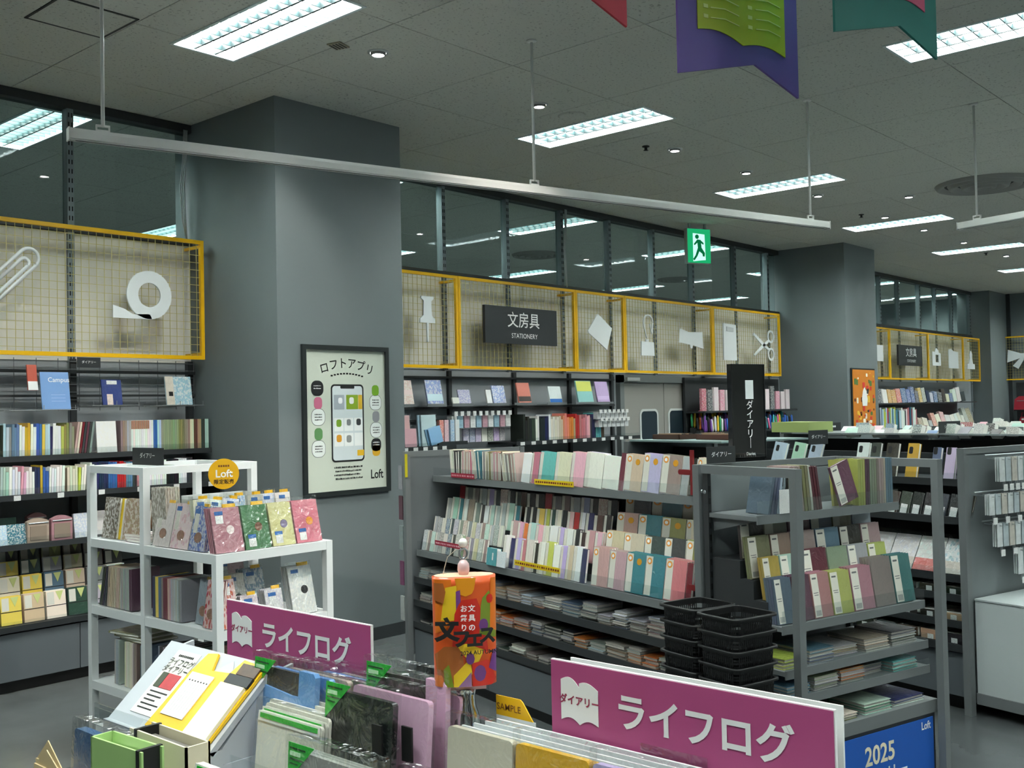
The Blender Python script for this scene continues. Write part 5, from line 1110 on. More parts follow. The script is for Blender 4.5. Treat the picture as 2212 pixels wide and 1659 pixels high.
# swing doors
m_door = M('door_greige', (150,148,142), .5)
for k, (a, c) in enumerate(((9.36, 10.155), (10.165, 10.96))):
    dr = S(f'door_{k+1}', MB().box(a, c, YW-.05, YW-.015, .01, 1.88), m_door)
    cx = 9.845 if k == 0 else 10.42
    MB().prism(rrect(cx, 1.40, .185, .19, .07), YW-.058, YW-.05, 'y').build('window_frame', M('pale_gasket', (206,210,208), .5), dr)
    MB().prism(rrect(cx, 1.40, .155, .165, .05), YW-.0595, YW-.0575, 'y').build('window_pane', M('dark_pane', (40,52,60), .08), dr)
    MB().box(a+.02, c-.02, YW-.056, YW-.05, .1, .9).build('push_plate', m_steel, dr)
fr = S('trim_2', MB().box(9.28, 9.355, YW-.07, YW, 0, 1.97).box(10.965, 11.04, YW-.07, YW, 0, 1.97).box(9.28, 11.04, YW-.07, YW, 1.885, 1.97), M('door_frame_grey', (112,118,118), .45))
for a, c in ((9.38, 9.62), (10.7, 10.94)): MB().box(a, c, YW-.1, YW-.07, 1.90, 1.94).build('door_closer', M('closer_silver', (196,200,200), .4), fr)
# pen wall
t = thing('pen_wall_rack', 'wall rack of coloured pens right of the swing doors', 'shelving', (11.9, YB-.02, 0), 0)
MB().box(-1.38, .95, .38, .41, .3, 1.95).build('back_panel', m_rackd, t)
for z in (1.55, 1.3, 1.0, .6): MB().box(-1.38, .95, .12, .38, z-.02, z).build('shelf', m_rackd, t)
MB().box(-1.38, .95, .05, .38, 0, .4).build('base_box', M('slate_panel', (92,98,102), .42), t)
cols = [(220,60,60),(60,110,200),(240,200,60),(60,170,110),(236,120,160),(240,240,240),(40,40,44),(230,120,50),(130,80,170),(70,190,200)]
pen_me = MB().lathe([(.006, 0), (.012, .02), (.012, .15), (.009, .17), (.004, .175)], 8).data('pen', objcol('pen_plastic', .4), True)
for r_, (z, yy) in enumerate(((1.302, .14), (1.33, .22), (1.36, .30))):
    for k in range(46):
        xx = 10.57+.049*k+random.uniform(-.006, .006)
        o = put('pen', pen_me, None, (xx, YB+yy+random.uniform(-.01, .01), z), (random.uniform(-.12, .02), random.uniform(-.08, .08), 0), (1.15, 1.15, random.uniform(.8, 1.15)), color=random.choice(cols))
        tag(o, f'{ordn(k)} pen from the left in the {["front","middle","rear"][r_]} row of the pen wall', 'pen', 'pens on the pen wall')
for r_, z in ((1, .028), (2, .058)): MB().box(-1.37, .94, .12+.08*r_-.01, .12+.08*r_+.05, 1.3, 1.3+z).build('pen_step', m_rackd, t)
for k in range(16):
    d = display('pen_set', f'{ordn(k)} pink pen set from the left at the top of the pen wall', 'pen set', (10.56+.14*k, YB+.16, 1.552), .1, random.uniform(.2, .3), .03, random.choice([(232,150,176),(240,220,226),(206,80,110),(60,70,80)]), (0,0,0), m_pat1, 'pen sets on the pen wall')
# ============================================================ second and third islands
def island(s0, t0, t1, lb, shelves, kick=.1):
    t = thing('gondola_rack', lb, 'shop rack', W(s0, t0, 0), RZ); L = t1-t0
    for x in (0, DP-.04):
        for y in (0, L-.04): MB().box(x, x+.04, y, y+.04, 0, HT).build('post', m_rack, t)
    MB().box(.44, .46, .04, L-.04, .1, HT-.05).build('centre_panel', m_rackd, t)
    for y in (.01, L-.03): MB().box(.04, DP-.04, y, y+.02, .06, HT-.03).build('end_panel', M('end_bay_back', (112,118,120), .5), t)
    for y in (.0, L-.035): MB().box(.04, DP-.04, y, y+.035, HT-.03, HT).build('end_rail', m_rack, t)
    MB().box(.04, DP-.04, .04, L-.04, .08, .3).build('base_box', M('slate_panel', (92,98,102), .42), t); MB().box(.1, DP-.1, .1, L-.1, 0, .08).build('plinth', m_black, t)
    for y in (.02, L-.06): MB().lathe([(.012, 0), (.012, .08)], 10, (.06, y+.02, 0)).build('foot', m_steel, t)
    for x_, z in shelves:
        o = MB().box(x_, .44, .04, L-.04, z-.02, z).box(x_-.006, x_, .04, L-.04, z-.034, z+.004).build('shelf', m_rackd, t)
        MB().box(x_-.003, x_-.001, .045, L-.045, z+.004, z+.035).build('front_guard', m_acr, o)
    return t
I2 = island(4.86, 3.19, 5.9, 'second grey island rack behind the end bay', [(.14,1.187),(.03,1.0),(.03,.70),(.03,.60),(.03,.465),(.02,.345)])
MB().box(.03, DP-.03, 1.75, 2.68, HT, HT+.012).build('counter_top', M('green_grey_laminate', (126,146,144), .4), I2)
G9 = 'phone accessories on the second island'
def idsp(lb, s, tt, z, w_, h, th, col, mat=None, lean=-.25, sl=False, cat='phone case', rl=0):
    return display('display_pack', lb, cat, W(s, tt, z), w_, h, th, col, (lean, rl, RZ-PI/2), mat, G9, sl)
for k, (tt, cn, w_) in enumerate([(4.66,'pale blue',.1),(4.50,'mint',.09),(4.37,'pale blue',.09),(4.0,'white',.08),(3.90,'charcoal',.06),(3.80,'dark brown',.08),(3.66,'mustard',.07),(3.50,'slate blue',.05),(3.42,'lilac',.06),(3.32,'slate blue',.07)]):
    d = idsp(f'{["first pale blue","mint","second pale blue","white","charcoal","dark brown","mustard","slate blue","lilac","last slate blue"][k]} phone case box on the top shelf of the second island', 5.02, tt, 1.19, w_, .19 if k < 7 else .17, .02, jit(cn), m_bookg, rl=.12 if k < 3 else 0)
    MB().prism(rrect(w_*.3, .15, .012, .02, .008), -.0012, 0, 'y').build('camera_print', m_ink, d)
for k in range(9):
    d = idsp(f'{ordn(k)} black phone film pack from the left on the second shelf of the second island', 4.92, 3.86-.075*k, 1.003, .06, .12, .012, jit(['charcoal','black','dark brown'][k % 3]), m_bookg, rl=.1)
    patch(d, 'label_band', m_tagp, .01, .05, .0, .05)
for k, (tt, cn) in enumerate([(3.865,'white'),(3.705,'white'),(3.545,'white'),(3.385,'pale blue'),(4.025,'white'),(4.19,'pale blue')]):
    d = idsp(f'{["white film-wrapped tablet case nearest the end bay","second white tablet case from the end bay","white and coral tablet case on the second island","pale blue tablet case by the corner post","white tablet case further back","pale blue tablet case furthest back"][k]}, second island', 4.90, tt, .705, .155, .20, .03, jit(cn), m_pat2, -.55, True, 'tablet case')
    patch(d, 'lower_band', M('coral_band' if k == 2 else 'cream_band2', (222,110,104) if k == 2 else (214,200,190), .4), .0, .155, 0, .07)
for r_, (z, nm) in enumerate(((.603, 'fourth'), (.468, 'fifth'), (.348, 'base'))):
    for k in range(7):
        d = idsp(f'{ordn(k)} flat dark pack from the left on the {nm} shelf of the second island', 4.90, 4.2-.14*k, z, .12, .035+.015*(r_ == 2), .2, jit(['black','charcoal','dark brown','tan'][(k+r_) % 4 if r_ else k % 3]), m_bookg, 0, cat='pack')
        patch(d, 'ticket', m_tagp, .04, .075, -.0, .025)
# brown file boxes on the counter end
for k, (tt, s, L) in enumerate([(5.80, 5.05, .28), (5.40, 5.1, .32), (5.62, 5.3, .2)]):
    t_ = thing('file_tray', f'{["brown","reddish brown","grey"][k]} low tray on the counter end of the second island', 'tray', W(s, tt, HT+.013), RZ, 'trays on the counter')
    mm = M('tray_brown_%d' % k, [(70,44,34),(84,46,36),(110,112,112)][k], .5); MB().box(0, .2, -L, -L+.008, 0, .035).box(0, .2, -.008, 0, 0, .035).box(0, .008, -L, 0, 0, .035).box(.192, .2, -L, 0, 0, .035).box(0, .2, -L, 0, 0, .006).build('tray_body', mm, t_)
    for j in range(4): MB().box(.03+.035*j, .055+.035*j, -L+.03, -.03, .006, .04).build('card_bundle', M('bundle_%d' % (j % 2), [(150,120,90),(60,50,48)][j % 2], .6), t_)
dsign('small black sign on the counter end of the second island', W(5.35, 5.05, HT+.014), RZ, .16, .05, .024, body='シール用品')
dsign('black diary sign on top of the second island', W(4.98, 4.22, HT+.002), RZ, .17, .085, .034); bx('clip_foot', m_acr, None, -.02, .02, -.02, .02, 0, .0, label='clear sign clip on the second island', cat='sign clip') if False else None
# end face of the second island: hooks with slim packs, white box below
t = I2
G10 = 'slim packs hanging on the end of the second island'
for r_, (z, s0, n, h) in enumerate(((1.185, 5.03, 9, .125), (1.02, 4.93, 12, .105), (.855, 4.99, 10, .12), (.70, 5.17, 7, .135))):
    MB().tube([(s0-4.86-.06, -.045, z+h+.012), (DP-.06, -.045, z+h+.012)], .004, 6).build('hook_bar', m_steel, I2)
    for k in range(n):
        t_ = thing('hook_pack', f'{ordn(k)} slim clear pack from the left on the {ordn(r_)} hook row of the second island', 'pack', W(s0+.055*k, 3.10, z), RZ, G10)
        MB().box(0, .045, 0, .004, 0, h).box(.002, .043, .012, .016, 0, h).box(.002, .043, .024, .028, 0, h).build('pack_card', M('pk_s%d' % (k % 3), [(206,210,210),(176,186,190),(196,190,180)][k % 3], .35, coat=.5, noise=.25, nscale=40), t_)
        MB().tube([(.022, -.012, h-.012), (.022, .085, h-.008)], .002, 5).build('hook', m_steel, t_)
        if k % 2 == 0 or r_ == 0: bx('ticket', m_tagp, t_, .005, .04, -.016, -.0135, -.045, -.012); MB().box(.02, .024, -.0135, .0, -.03, .0).build('ticket_arm', m_steel, t_)
t_ = thing('white_storage_box', 'large white box front at the foot of the second island end', 'box', W(4.91, 2.86, .115), RZ)
MB().box(0, .85, 0, .325, 0, .47).build('box_body', M('white_box', (186,193,193), .4), t_); MB().box(-.005, .855, -.005, .325, .47, .478).build('box_lid', M('white_box', (186,193,193), .4), t_); MB().box(-.01, .86, -.01, .325, -.055, 0).build('box_base_rail', m_rack, t_)
for x in (.12, .7): MB().lathe([(.011, -.115), (.011, -.055)], 10, (x, .02, 0)).build('foot', m_steel, t_)
I3 = island(6.72, 3.3, 6.1, 'third grey island rack further back', [(.05,1.16),(.03,.9),(.03,.6)])
I4 = island(8.6, 3.0, 6.0, 'fourth grey island rack in the distance at the right', [(.05,1.16),(.03,.9),(.03,.6)])
MB().box(.03, DP-.03, .04, 2.7, HT, HT+.012).build('counter_top', M('grey_laminate', (130,136,136), .4), I3); MB().box(.03, DP-.03, .04, 2.9, HT, HT+.012).build('counter_top', M('grey_laminate', (130,136,136), .4), I4)
bx('lime_box', M('lime_box', (164,180,110), .5), None, 0, .3, 0, .40, 0, .085, loc=W(6.75, 5.82, HT+.013), rot=(0,0,RZ), label='long lime green box lying on the third island', cat='box')
dsign('small black sign at the near end of the third island', W(6.85, 4.6, HT+.014), RZ, .26, .085, .036, body='シール用品'); dsign('small black sign at the far end of the third island', W(7.2, 5.95, HT+.014), RZ, .22, .07, .03, body=None); dsign('small black sign on the fourth island', W(8.85, 4.5, HT+.014), RZ, .3, .1, .04, body='シール用品'); dsign('second small black sign on the fourth island at the right', W(8.75, 3.75, HT+.014), RZ, .28, .09, .038, body='シール用品')
G11 = 'small goods on the far island tops'
rn = random.Random(5)
for isl, (s, ta, tb, nm) in enumerate(((6.8, 3.4, 5.5, 'third'), (7.25, 3.4, 5.9, 'third'), (8.7, 3.1, 5.9, 'fourth'), (9.2, 3.1, 5.9, 'fourth'))):
    n = 17
    for k in range(n):
        tt = tb-(tb-ta)*k/n; cn = rn.choice(('white','pale blue','silver grey','white','mint','coral' if isl == 0 else 'pink','charcoal','red' if isl > 1 else 'sky blue'))
        d = display('small_pack', f'{ordn(k)} {cn} small pack from the left, {"front" if isl % 2 == 0 else "rear"} row, {nm} island top', 'pack', W(s, tt, HT+.0125), rn.uniform(.07, .13), rn.uniform(.035, .075), .05, tuple(v*.8 for v in jit(cn)), (-.3 if k % 2 else -.9, 0, RZ-PI/2+rn.uniform(-.2, .2)), m_pat1 if k % 2 else m_bookg, G11)
# ============================================================ far right wall shelving and end wall
t = thing('wall_shelving', 'distant wall shelving past the second pillar', 'shelving', (17.3, YB, 0), 0)
MB().box(-3.2, 2.6, .40, .45, .2, 1.95).build('back_panel', M('slate_panel', (92,98,102), .42), t)
for z in (1.60, 1.20, .9, .5): MB().box(-3.2, 2.6, .05, .40, z-.02, z).build('shelf', m_rackd, t)
MB().box(-3.2, 2.6, .03, .4, 0, .4).build('base_box', M('slate_panel', (92,98,102), .42), t)
rn = random.Random(11); x = 14.9; k = 0
while x < 19.3:
    w_ = rn.uniform(.12, .2); cn = rn.choice(('navy','blue','white','mustard','cream','white','silver grey','coral','pale blue','charcoal'))
    d = display('far_pack', f'{ordn(k)} {cn} pack from the left on the upper shelf of the distant wall', 'pack', (x, YB+.1, 1.602), w_, rn.uniform(.14, .27), .04, jit(cn), (-.15, rn.uniform(-.1, .1), 0), m_pat1 if rn.random() < .6 else m_book, 'packs on the distant wall shelving'); x += w_+.03; k += 1
x = 14.9; k = 0
while x < 17.0:
    th = rn.uniform(.035, .05); cn = rn.choice(('pale blue','lime','red','navy','white','steel blue','rose','white','charcoal','teal'))
    o = book('notebook', (x, YB+.08, 1.2), (th, .2, rn.uniform(.26, .34)), (0,0,0), jit(cn), cn, m_book, True); reg(o, 'on the distant wall shelf', cn, 'notebook', x, 'notebook', 'notebooks on the distant wall shelving'); x += th+.004; k += 1
x = 17.1; k = 0
while x < 19.7:
    w_ = rn.uniform(.12, .22); cn = rn.choice(('white','pink','coral','cream','silver grey','tan','white'))
    d = display('far_pack', f'{ordn(k)} {cn} pack from the left on the lower shelf of the distant wall', 'pack', (x, YB+.06, 1.202), w_, rn.uniform(.1, .3), .05, jit(cn), (-.3, rn.uniform(-.15, .15), 0), m_pat1, 'packs on the distant wall shelving'); x += w_+.03; k += 1
# end wall: red bags on pegs
t = thing('peg_shelf', 'dark peg shelf with red bags on the end wall', 'shelving', (21.75, 5.3, 0), -PI/2)
MB().box(-.9, .9, .0, .22, 1.40, 1.42).build('shelf', m_rackd, t); MB().box(-.9, .9, .2, .24, .1, 1.95).build('back_panel', m_rackd, t); MB().box(-.9, .9, 0, .2, .7, .72).build('shelf', m_rackd, t)
for k in range(7):
    t_ = thing('red_bag', f'{ordn(k)} dark red bag hanging on the end wall', 'bag', (21.62, 6.0-.2*k, 1.22), -PI/2, 'red bags on the end wall'); mm = M('bag_red_%d' % (k % 2), [(150,24,44),(70,30,60)][k % 2], .6)
    MB().prism([(-.08,-.18),(.08,-.18),(.07,.0),(.05,.06),(-.05,.06),(-.07,.0)], 0, .07, 'y').build('bag_body', mm, t_); MB().tube([(-.04,.035,.06),(-.03,.035,.14),(.03,.035,.14),(.04,.035,.06)], .008, 6).build('bag_handle', mm, t_); bx('ticket', m_tagp, t_, -.03, .03, -.004, 0, .0, .03)
for k in range(2):
    t_ = thing('red_pouch', f'{["left","right"][k]} large red pouch on top of the end wall shelf', 'pouch', (21.6, 6.0-.5*k, 1.422), -PI/2, 'red pouches'); MB().prism([(-.16,0),(.16,0),(.14,.2),(.06,.26),(-.06,.26),(-.14,.2)], 0, .08, 'y').build('pouch_body', M('pouch_red', (170,30,50), .6, noise=.2), t_); MB().tube([(-.1,-.003,.17),(.1,-.003,.17)], .006, 6).build('zip', m_steel, t_)
# ============================================================ foreground display table
t = thing('display_table', 'white stepped display table in the foreground under the pink signs', 'display table', (1.15, 1.3, 0), 0)
# local origin (1.15, 1.3); tiers step down towards the viewer
y0, y1 = -1.25, 1.0
MB().box(.0, .30, y0, y1, 0, .91).build('rear_tier', M('table_white', (206,210,212), .45), t)
MB().box(-.26, .0, y0, y1, 0, .80).build('front_tier', M('table_white', (206,210,212), .45), t)
MB().box(-.30, .34, y0-.02, y1+.02, 0, .08).build('plinth', m_rackd, t)
MB().box(.195, .20, y0+.03, -.02, .91, 1.066).build('acrylic_divider', m_acr, t)
for k in range(3): MB().box(-.262, -.258, y0+.75*k, y0+.75*k+.745, .80, .86).build('front_guard', m_acr, t)
MB().box(-.003, .0, y0, y1, .91, .95).build('tier_guard', m_acr, t)
# pink signs
m_pk = M('magenta_board', (168,70,120), .5); m_off = M('sign_white', (228,228,226), .55)
def pinksign(y1_, lb):
    t = thing('topic_sign', lb, 'sign', (1.35, y1_, 1.06), -PI/2, 'pink diary topic signs'); L, Hh = .497, .126
    MB().box(0, L, 0, .006, 0, Hh).build('board', m_off, t); MB().box(.001, L-.0015, -.0012, 0, .001, Hh-.0015).build('pink_face', m_pk, t)
    x0, x1, xm = .022, .098, .06
    top = [(x0+(xm-x0)*i/8, Hh-.030+.006*math.sin(PI*i/8*1.05)-.005*(i/8)**3*1.6) for i in range(9)] + [(xm+(x1-xm)*i/8, Hh-.038+.010*math.sin(PI*(.25+i/8*.75)) - .001) for i in range(9)]
    bot = [(x1-(x1-xm)*i/8, .030+.008*math.sin(PI*i/8*.9)-.006*i/8) for i in range(9)] + [(xm-(xm-x0)*i/8, .024+.009*math.sin(PI*(.1+i/8*.9))+.006*i/8) for i in range(9)]
    MB().prism(top+bot, -.0022, -.0013, 'y').build('open_book', m_off, t)
    low = [(x, z-.006) for x, z in bot]; q = MB().prism(bot+[(a, z-.0022) for a, z in bot[::-1]], -.0018, -.0013, 'y') if False else None
    txt('ダイアリー', .0165, M('magenta_ink', (150,50,80), .6), t, (xm, -.0026, .064), (PI/2, 0, 0), .03)
    txt('ライフログ', .0615, m_off, t, (.285, -.002, .060), RX, .026)
    MB().tube([(L*.42, .003, -.13), (L*.42, .003, .0)], .004, 8).build('sign_peg', m_acr, t, smooth=True); MB().tube([(L*.8, .003, -.13), (L*.8, .003, .0)], .004, 8).build('sign_peg', m_acr, t, smooth=True)
    MB().box(L*.36, L*.60, -.0035, -.0025, -.02, .022).build('clear_pocket', m_slv, t)
    return t
pinksign(1.122, 'large pink life log sign nearest the viewer with a white book'); pinksign(2.075, 'pink life log sign in front of the white shelf unit')
tb = thing('white_board', 'white card standing behind the large pink sign', 'card', (1.375, 1.10, .94), -PI/2); MB().box(0, .475, 0, .004, 0, .246).build('card', m_off, tb)
# tilted planner stand
t = thing('planner_stand', 'pale grey tilted stand showing an open yellow planner', 'display stand', (1.10, 2.143, .965), -PI/2); Wd = .385
an = math.atan2(.136, .15); sl = math.hypot(.15, .136)
m_std = M('stand_grey', (186,190,196), .35)
face = thing('slope', None, None); face.parent = t; face.rotation_euler = (an, 0, 0)
# slope frame: local x across, y up the slope
MB().box(0, Wd, 0, sl, -.012, 0).build('slope_board', m_std, t, rot=(an, 0, 0))
bpy.data.objects.remove(face)
MB().box(0, Wd, -.012, .03, -.03, -.0).build('front_edge', m_std, t); MB().box(0, Wd, .0, .20, -.0535, -.03).build('stand_block', m_std, t); MB().prism([(0,-.05),(.2,-.05),(.2,.13),(.15,.12),(.02,-.012)], .004, .012, 'x').build('side_cheek', m_std, t); MB().prism([(0,-.05),(.2,-.05),(.2,.13),(.15,.12),(.02,-.012)], Wd-.012, Wd-.004, 'x').build('side_cheek', m_std, t)
MB().box(-.03, Wd, -.016, -.013, .0, .03).build('front_lip', m_acr, t)
def onslope(name, mat, x0, x1, v0, v1, lay=1, th=.0012): return MB().box(x0, x1, v0, v1, .0006*lay, .0006*lay+th).build(name, mat, t, rot=(an, 0, 0))
# instruction sheet
onslope('sheet', m_paper, .055, .145, .028, .185, 1)
onslope('photo_print', M('photo_red', (190,60,66), .5, noise=.3, nscale=60), .085, .135, .092, .128, 3); onslope('photo_green', M('photo_green', (60,66,44), .5, noise=.4, nscale=70), .066, .088, .092, .128, 4)
for k, (b_, sz, v) in enumerate([('ライフログ', .019, .155), ('ダイアリー', .019, .137)]): txt(b_, sz, m_ink, t, (.10, (v*math.cos(an))-.0035*math.sin(an), v*math.sin(an)+.0035*math.cos(an)), (an, 0, 0), .012)
q = MB()
for k in range(5): q.box(.068, .135-.012*(k % 3), .080-.010*k, .083-.010*k, .002, .0026)
for k in range(9): q.box(.072+.0065*k, .0765+.0065*k, .170, .175, .002, .0026)
q.build('small_print', m_ink, t, rot=(an, 0, 0))
# yellow planner with a month sheet, cream notebook on top
yp = thing('open_planner', 'open yellow planner with a month sheet and cream notebook on the stand', 'planner', (1.10, 2.143, .965), -PI/2)
def onp(name, mat, x0, x1, v0, v1, z0, z1): return MB().box(x0, x1, v0, v1, z0, z1).build(name, mat, yp, rot=(an, 0, 0))
m_py = M('planner_yellow', (240,190,6), .35, coat=.3)
MB().prism([(.148,.008),(.300,.0),(.300,.03),(.372,.0),(.378,.19),(.30,.195),(.285,.16),(.225,.155),(.205,.195),(.172,.19),(.158,.14)], .002, .008, 'z').build('cover', m_py, yp, rot=(an, 0, 0))
onp('month_sheet', m_paper, .170, .252, .04, .142, .0085, .0105); q = MB()
for k in range(8): q.box(.176+.0095*k, .1765+.0095*k, .052, .118, .0106, .0109)
for k in range(7): q.box(.176, .246, .052+.011*k, .0525+.011*k, .0106, .0109)
q.build('month_grid', M('pale_grid', (196,200,200), .6), yp, rot=(an, 0, 0)); q = MB()
for k in range(7): q.box(.18+.0105*k, .184+.0105*k, .122, .125, .0106, .0109)
q.build('week_letters', m_ink, yp, rot=(an, 0, 0))
onp('cream_page_block', M('cream_paper', (236,230,206), .7), .289, .370, .012, .135, .0085, .016); onp('dark_band', m_black, .294, .374, .137, .158, .0085, .014); onp('brown_print', M('brown_pattern', (80,56,34), .4, noise=.6, nscale=90), .31, .372, .16, .186, .0085, .012)
MB().prism([(.222,.157),(.287,.162),(.262,.19)], .0021, .0026, 'z').build('flap', M('flap_grey', (196,198,200), .5), yp, rot=(an, 0, 0))
# ---- files in film, read from -x: x across (to -Y), y back, z up
G12 = 'film wrapped diary covers on the foreground table'
m_gt = M('green_ticket', (30,176,50), .45)
def film(lb, X, Y, z, w_, h, col, tilt=.10, tick='tri', th=.012, sleeve=True, rough=.3, cat='diary cover', notch=False, rl=0):
    t = thing('diary_cover', lb, cat, (X, Y, z), 0, G12, (-tilt, rl, -PI/2))
    mm = M('film_%d_%d_%d' % col, col, rough, coat=.5)
    if notch: MB().prism([(0,0),(w_,0),(w_,h-.012),(w_-.006,h-.005),(w_-.05,h-.005),(w_-.05,h-.055),(w_*.62,h-.055),(.012,h-.045),(0,h-.06)], 0, th, 'y').build('cover', mm, t)
    else: MB().prism(rrect(w_/2, h/2-.004, w_/2, h/2-.004, .008, 4), 0, th, 'y').build('cover', mm, t)
    if notch: MB().box(.02, w_-.05, th*.4, th*.7, h-.06, h-.012).build('dark_insert', M('insert_dark', (66,62,60), .4), t)
    if tick == 'tri': MB().prism([(.003, h+.004),(.072, h+.004),(.003, h-.062)], -.0022, -.0012, 'y').build('green_ticket', m_gt, t); q = MB().box(.008, .05, -.0028, -.0023, h-.006, h-.003).box(.008, .046, -.0028, -.0023, h-.024, h-.021).box(.008, .03, -.0028, -.0023, h-.031, h-.029); q.build('small_print', M('dark_green_ink', (8,80,24), .6), t); MB().box(.008, .036, -.0028, -.0023, h-.017, h-.010).build('pale_print', M('pale_green_ink', (190,240,190), .6), t)
    if tick == 'bar': MB().box(.004, w_-.004, -.0022, -.0012, h-.026, h-.008).build('white_header', m_paper, t); MB().box(.01, w_-.01, -.003, -.0022, h-.02, h-.011).build('green_bar', m_gt, t)
    if sleeve: MB().prism(rrect(w_/2, h/2+.006, w_/2+.004, h/2+.01, .006, 3), -.0036, th+.003, 'y').build('clear_sleeve', m_slv, t)
    return t
R_ = .911
film('sky blue diary cover with a green ticket in front of the pink sign', 1.215, 1.795, R_, .195, .205, (104,156,214), .08, notch=True)
for k, c in enumerate([(88,140,206),(176,160,150),(120,112,110),(96,146,208),(150,140,136)]): film(f'{ordn(k)} diary cover behind the sky blue one', 1.24+.02*k, 1.775-.028*k, R_, .19, .195-.003*k, c, .08, tick=None, sleeve=(k % 2 == 0))
film('black diary cover with a green ticket in film', 1.205, 1.555, R_, .185, .195, (22,26,26), .08)
film('first pink diary cover right of the black one', 1.235, 1.515, R_, .20, .20, (222,178,206), .09, tick=None)
film('second pink diary cover with a green ticket at the back', 1.275, 1.515, R_, .21, .225, (226,180,210), .04, tick='tri', notch=True)
film('third pink diary cover right of the lantern stand', 1.30, 1.47, R_, .175, .20, (220,172,202), .04, tick=None)
for k in range(2): bx('elastic_band', m_black, None, 1.228-.024*k, 1.232-.024*k, 1.335+.05*k, 1.36+.05*k, 1.0, 1.06, label=f'{["right","left"][k]} short black elastic closing strap on the pink covers', cat='strap')
for k in range(6): film(f'{ordn(k)} white header pack from the front in the green barred bundle', 1.17+.011*k, 1.715+.004*k, .80 if k < 0 else R_-.0, .195, .135+.004*k, (222,220,208), .10, tick='bar' if k < 2 else None, th=.006, sleeve=(k == 0))
for k in range(5): film(f'{ordn(k)} grey green film file from the front below the black cover', 1.11-.012*k, 1.50-.006*k, .801, .21, .245-.004*(4-k), (112,120,112) if k % 2 else (150,150,146), .06, tick='tri' if k == 4 else None, th=.008, sleeve=(k in (0, 4)))
film('white card with a green bar at the bottom edge of the table', 1.00, 1.66, .801, .17, .2, (226,226,224), .06, tick='bar', sleeve=False)
film('beige film cover right of the lantern', 1.235, 1.262, R_, .145, .172, (206,200,182), .06, tick=None); film('spare beige film cover behind the first', 1.25, 1.25, R_, .145, .165, (196,190,174), .06, tick=None, sleeve=False)
film('golden yellow film cover under the large pink sign', 1.235, 1.110, R_, .145, .172, (214,164,24), .06, tick=None); film('spare golden cover behind the first', 1.25, 1.105, R_, .145, .165, (220,176,50), .06, tick=None, sleeve=False)
film('lavender film cover at the right end of the table', 1.235, .958, R_, .145, .172, (176,166,206), .06, tick=None); film('white film cover beyond the lavender one', 1.235, .80, R_, .145, .172, (224,224,220), .06, tick=None)
film('lower beige film cover at the bottom edge', 1.10, 1.235, .801, .17, .235, (206,200,184), .06, tick=None)
# binders at the left
film('navy blue folder at the left end of the table', .99, 2.085, .801, .205, .185, (34,84,132), .05, tick=None, th=.02)
t = thing('ring_binder', 'light green ring binder open at the top', 'binder', (.93, 1.88, .801), -PI/2+.06)
mg = M('binder_green', (166,204,128), .4); MB().box(0, .165, 0, .004, 0, .215).build('front_cover', mg, t); MB().box(0, .004, 0, .045, 0, .215).build('spine', mg, t); MB().box(0, .165, .041, .045, 0, .215).build('back_cover', mg, t); MB().box(.01, .155, .012, .034, .004, .195).build('pages', m_paper, t); MB().box(.15, .158, -.002, .047, .06, .217).build('elastic', m_black, t)
t = thing('ring_binder', 'cream ring binder behind the green one', 'binder', (1.02, 1.905, .801), -PI/2)
mg = M('binder_cream', (222,212,184), .45); MB().box(0, .2, 0, .004, 0, .205).build('front_cover', mg, t); MB().box(.196, .2, 0, .05, 0, .205).build('spine', mg, t); MB().box(0, .2, .046, .05, 0, .205).build('back_cover', mg, t); MB().box(.01, .19, .012, .038, .004, .19).build('pages', M('dark_pages', (110,106,100), .7), t); MB().box(.02, .028, -.002, .052, .06, .207).build('elastic', m_black, t)
for k in range(2):
    t = thing('envelope', f'{["outer","inner"][k]} beige envelope at the lower left corner of the table', 'envelope', (.97-.03*k, 2.20-.06*k, .801), -PI/2, 'beige envelopes'); mb_ = M('kraft_beige', (206,184,140), .6)
    MB().box(0, .11, 0, .004, 0, .10+.01*k).build('pocket', mb_, t); MB().prism([(0,.10+.01*k),(.11,.10+.01*k),(.05,.145)], .003, .005, 'y').build('flap', mb_, t)
# label holders along the divider and the sample tab
t = thing('label_channel', 'clear label channels in a row along the acrylic divider', 'label holder', (1.262, 1.285, .911), -PI/2)
m_milk = M('milky_plastic', (232,236,238), .25, coat=.4)
for k in range(5):
    y_ = .010+.0165*k; zt = .150+.0018*k
    MB().box(.012*k, .80, y_, y_+.004, zt-.012, zt).build('channel_edge', m_milk, t); MB().box(.012*k, .80, y_+.006, y_+.0085, zt-.02, zt-.006).build('channel_edge', m_milk, t)
    MB().box(.012*k+.01, .79, y_+.0042, y_+.0055, .0, zt-.008).build('white_insert', m_off, t)
t = thing('sample_tab', 'yellow index tab lettered SAMPLE behind the lantern stand', 'index tab', (1.365, 1.262, 1.066), -PI/2); MB().prism([(0,0),(.085,0),(.062,.030),(.056,.034),(.0,.034)], 0, .002, 'y').build('tab', m_yel, t); txt('SAMPLE', .0165, M('brown_ink', (120,70,20), .6), t, (.030, -.0006, .015), RX, .004); MB().box(0, .09, .0, .0018, -.154, 0).build('tab_card', m_off, t)
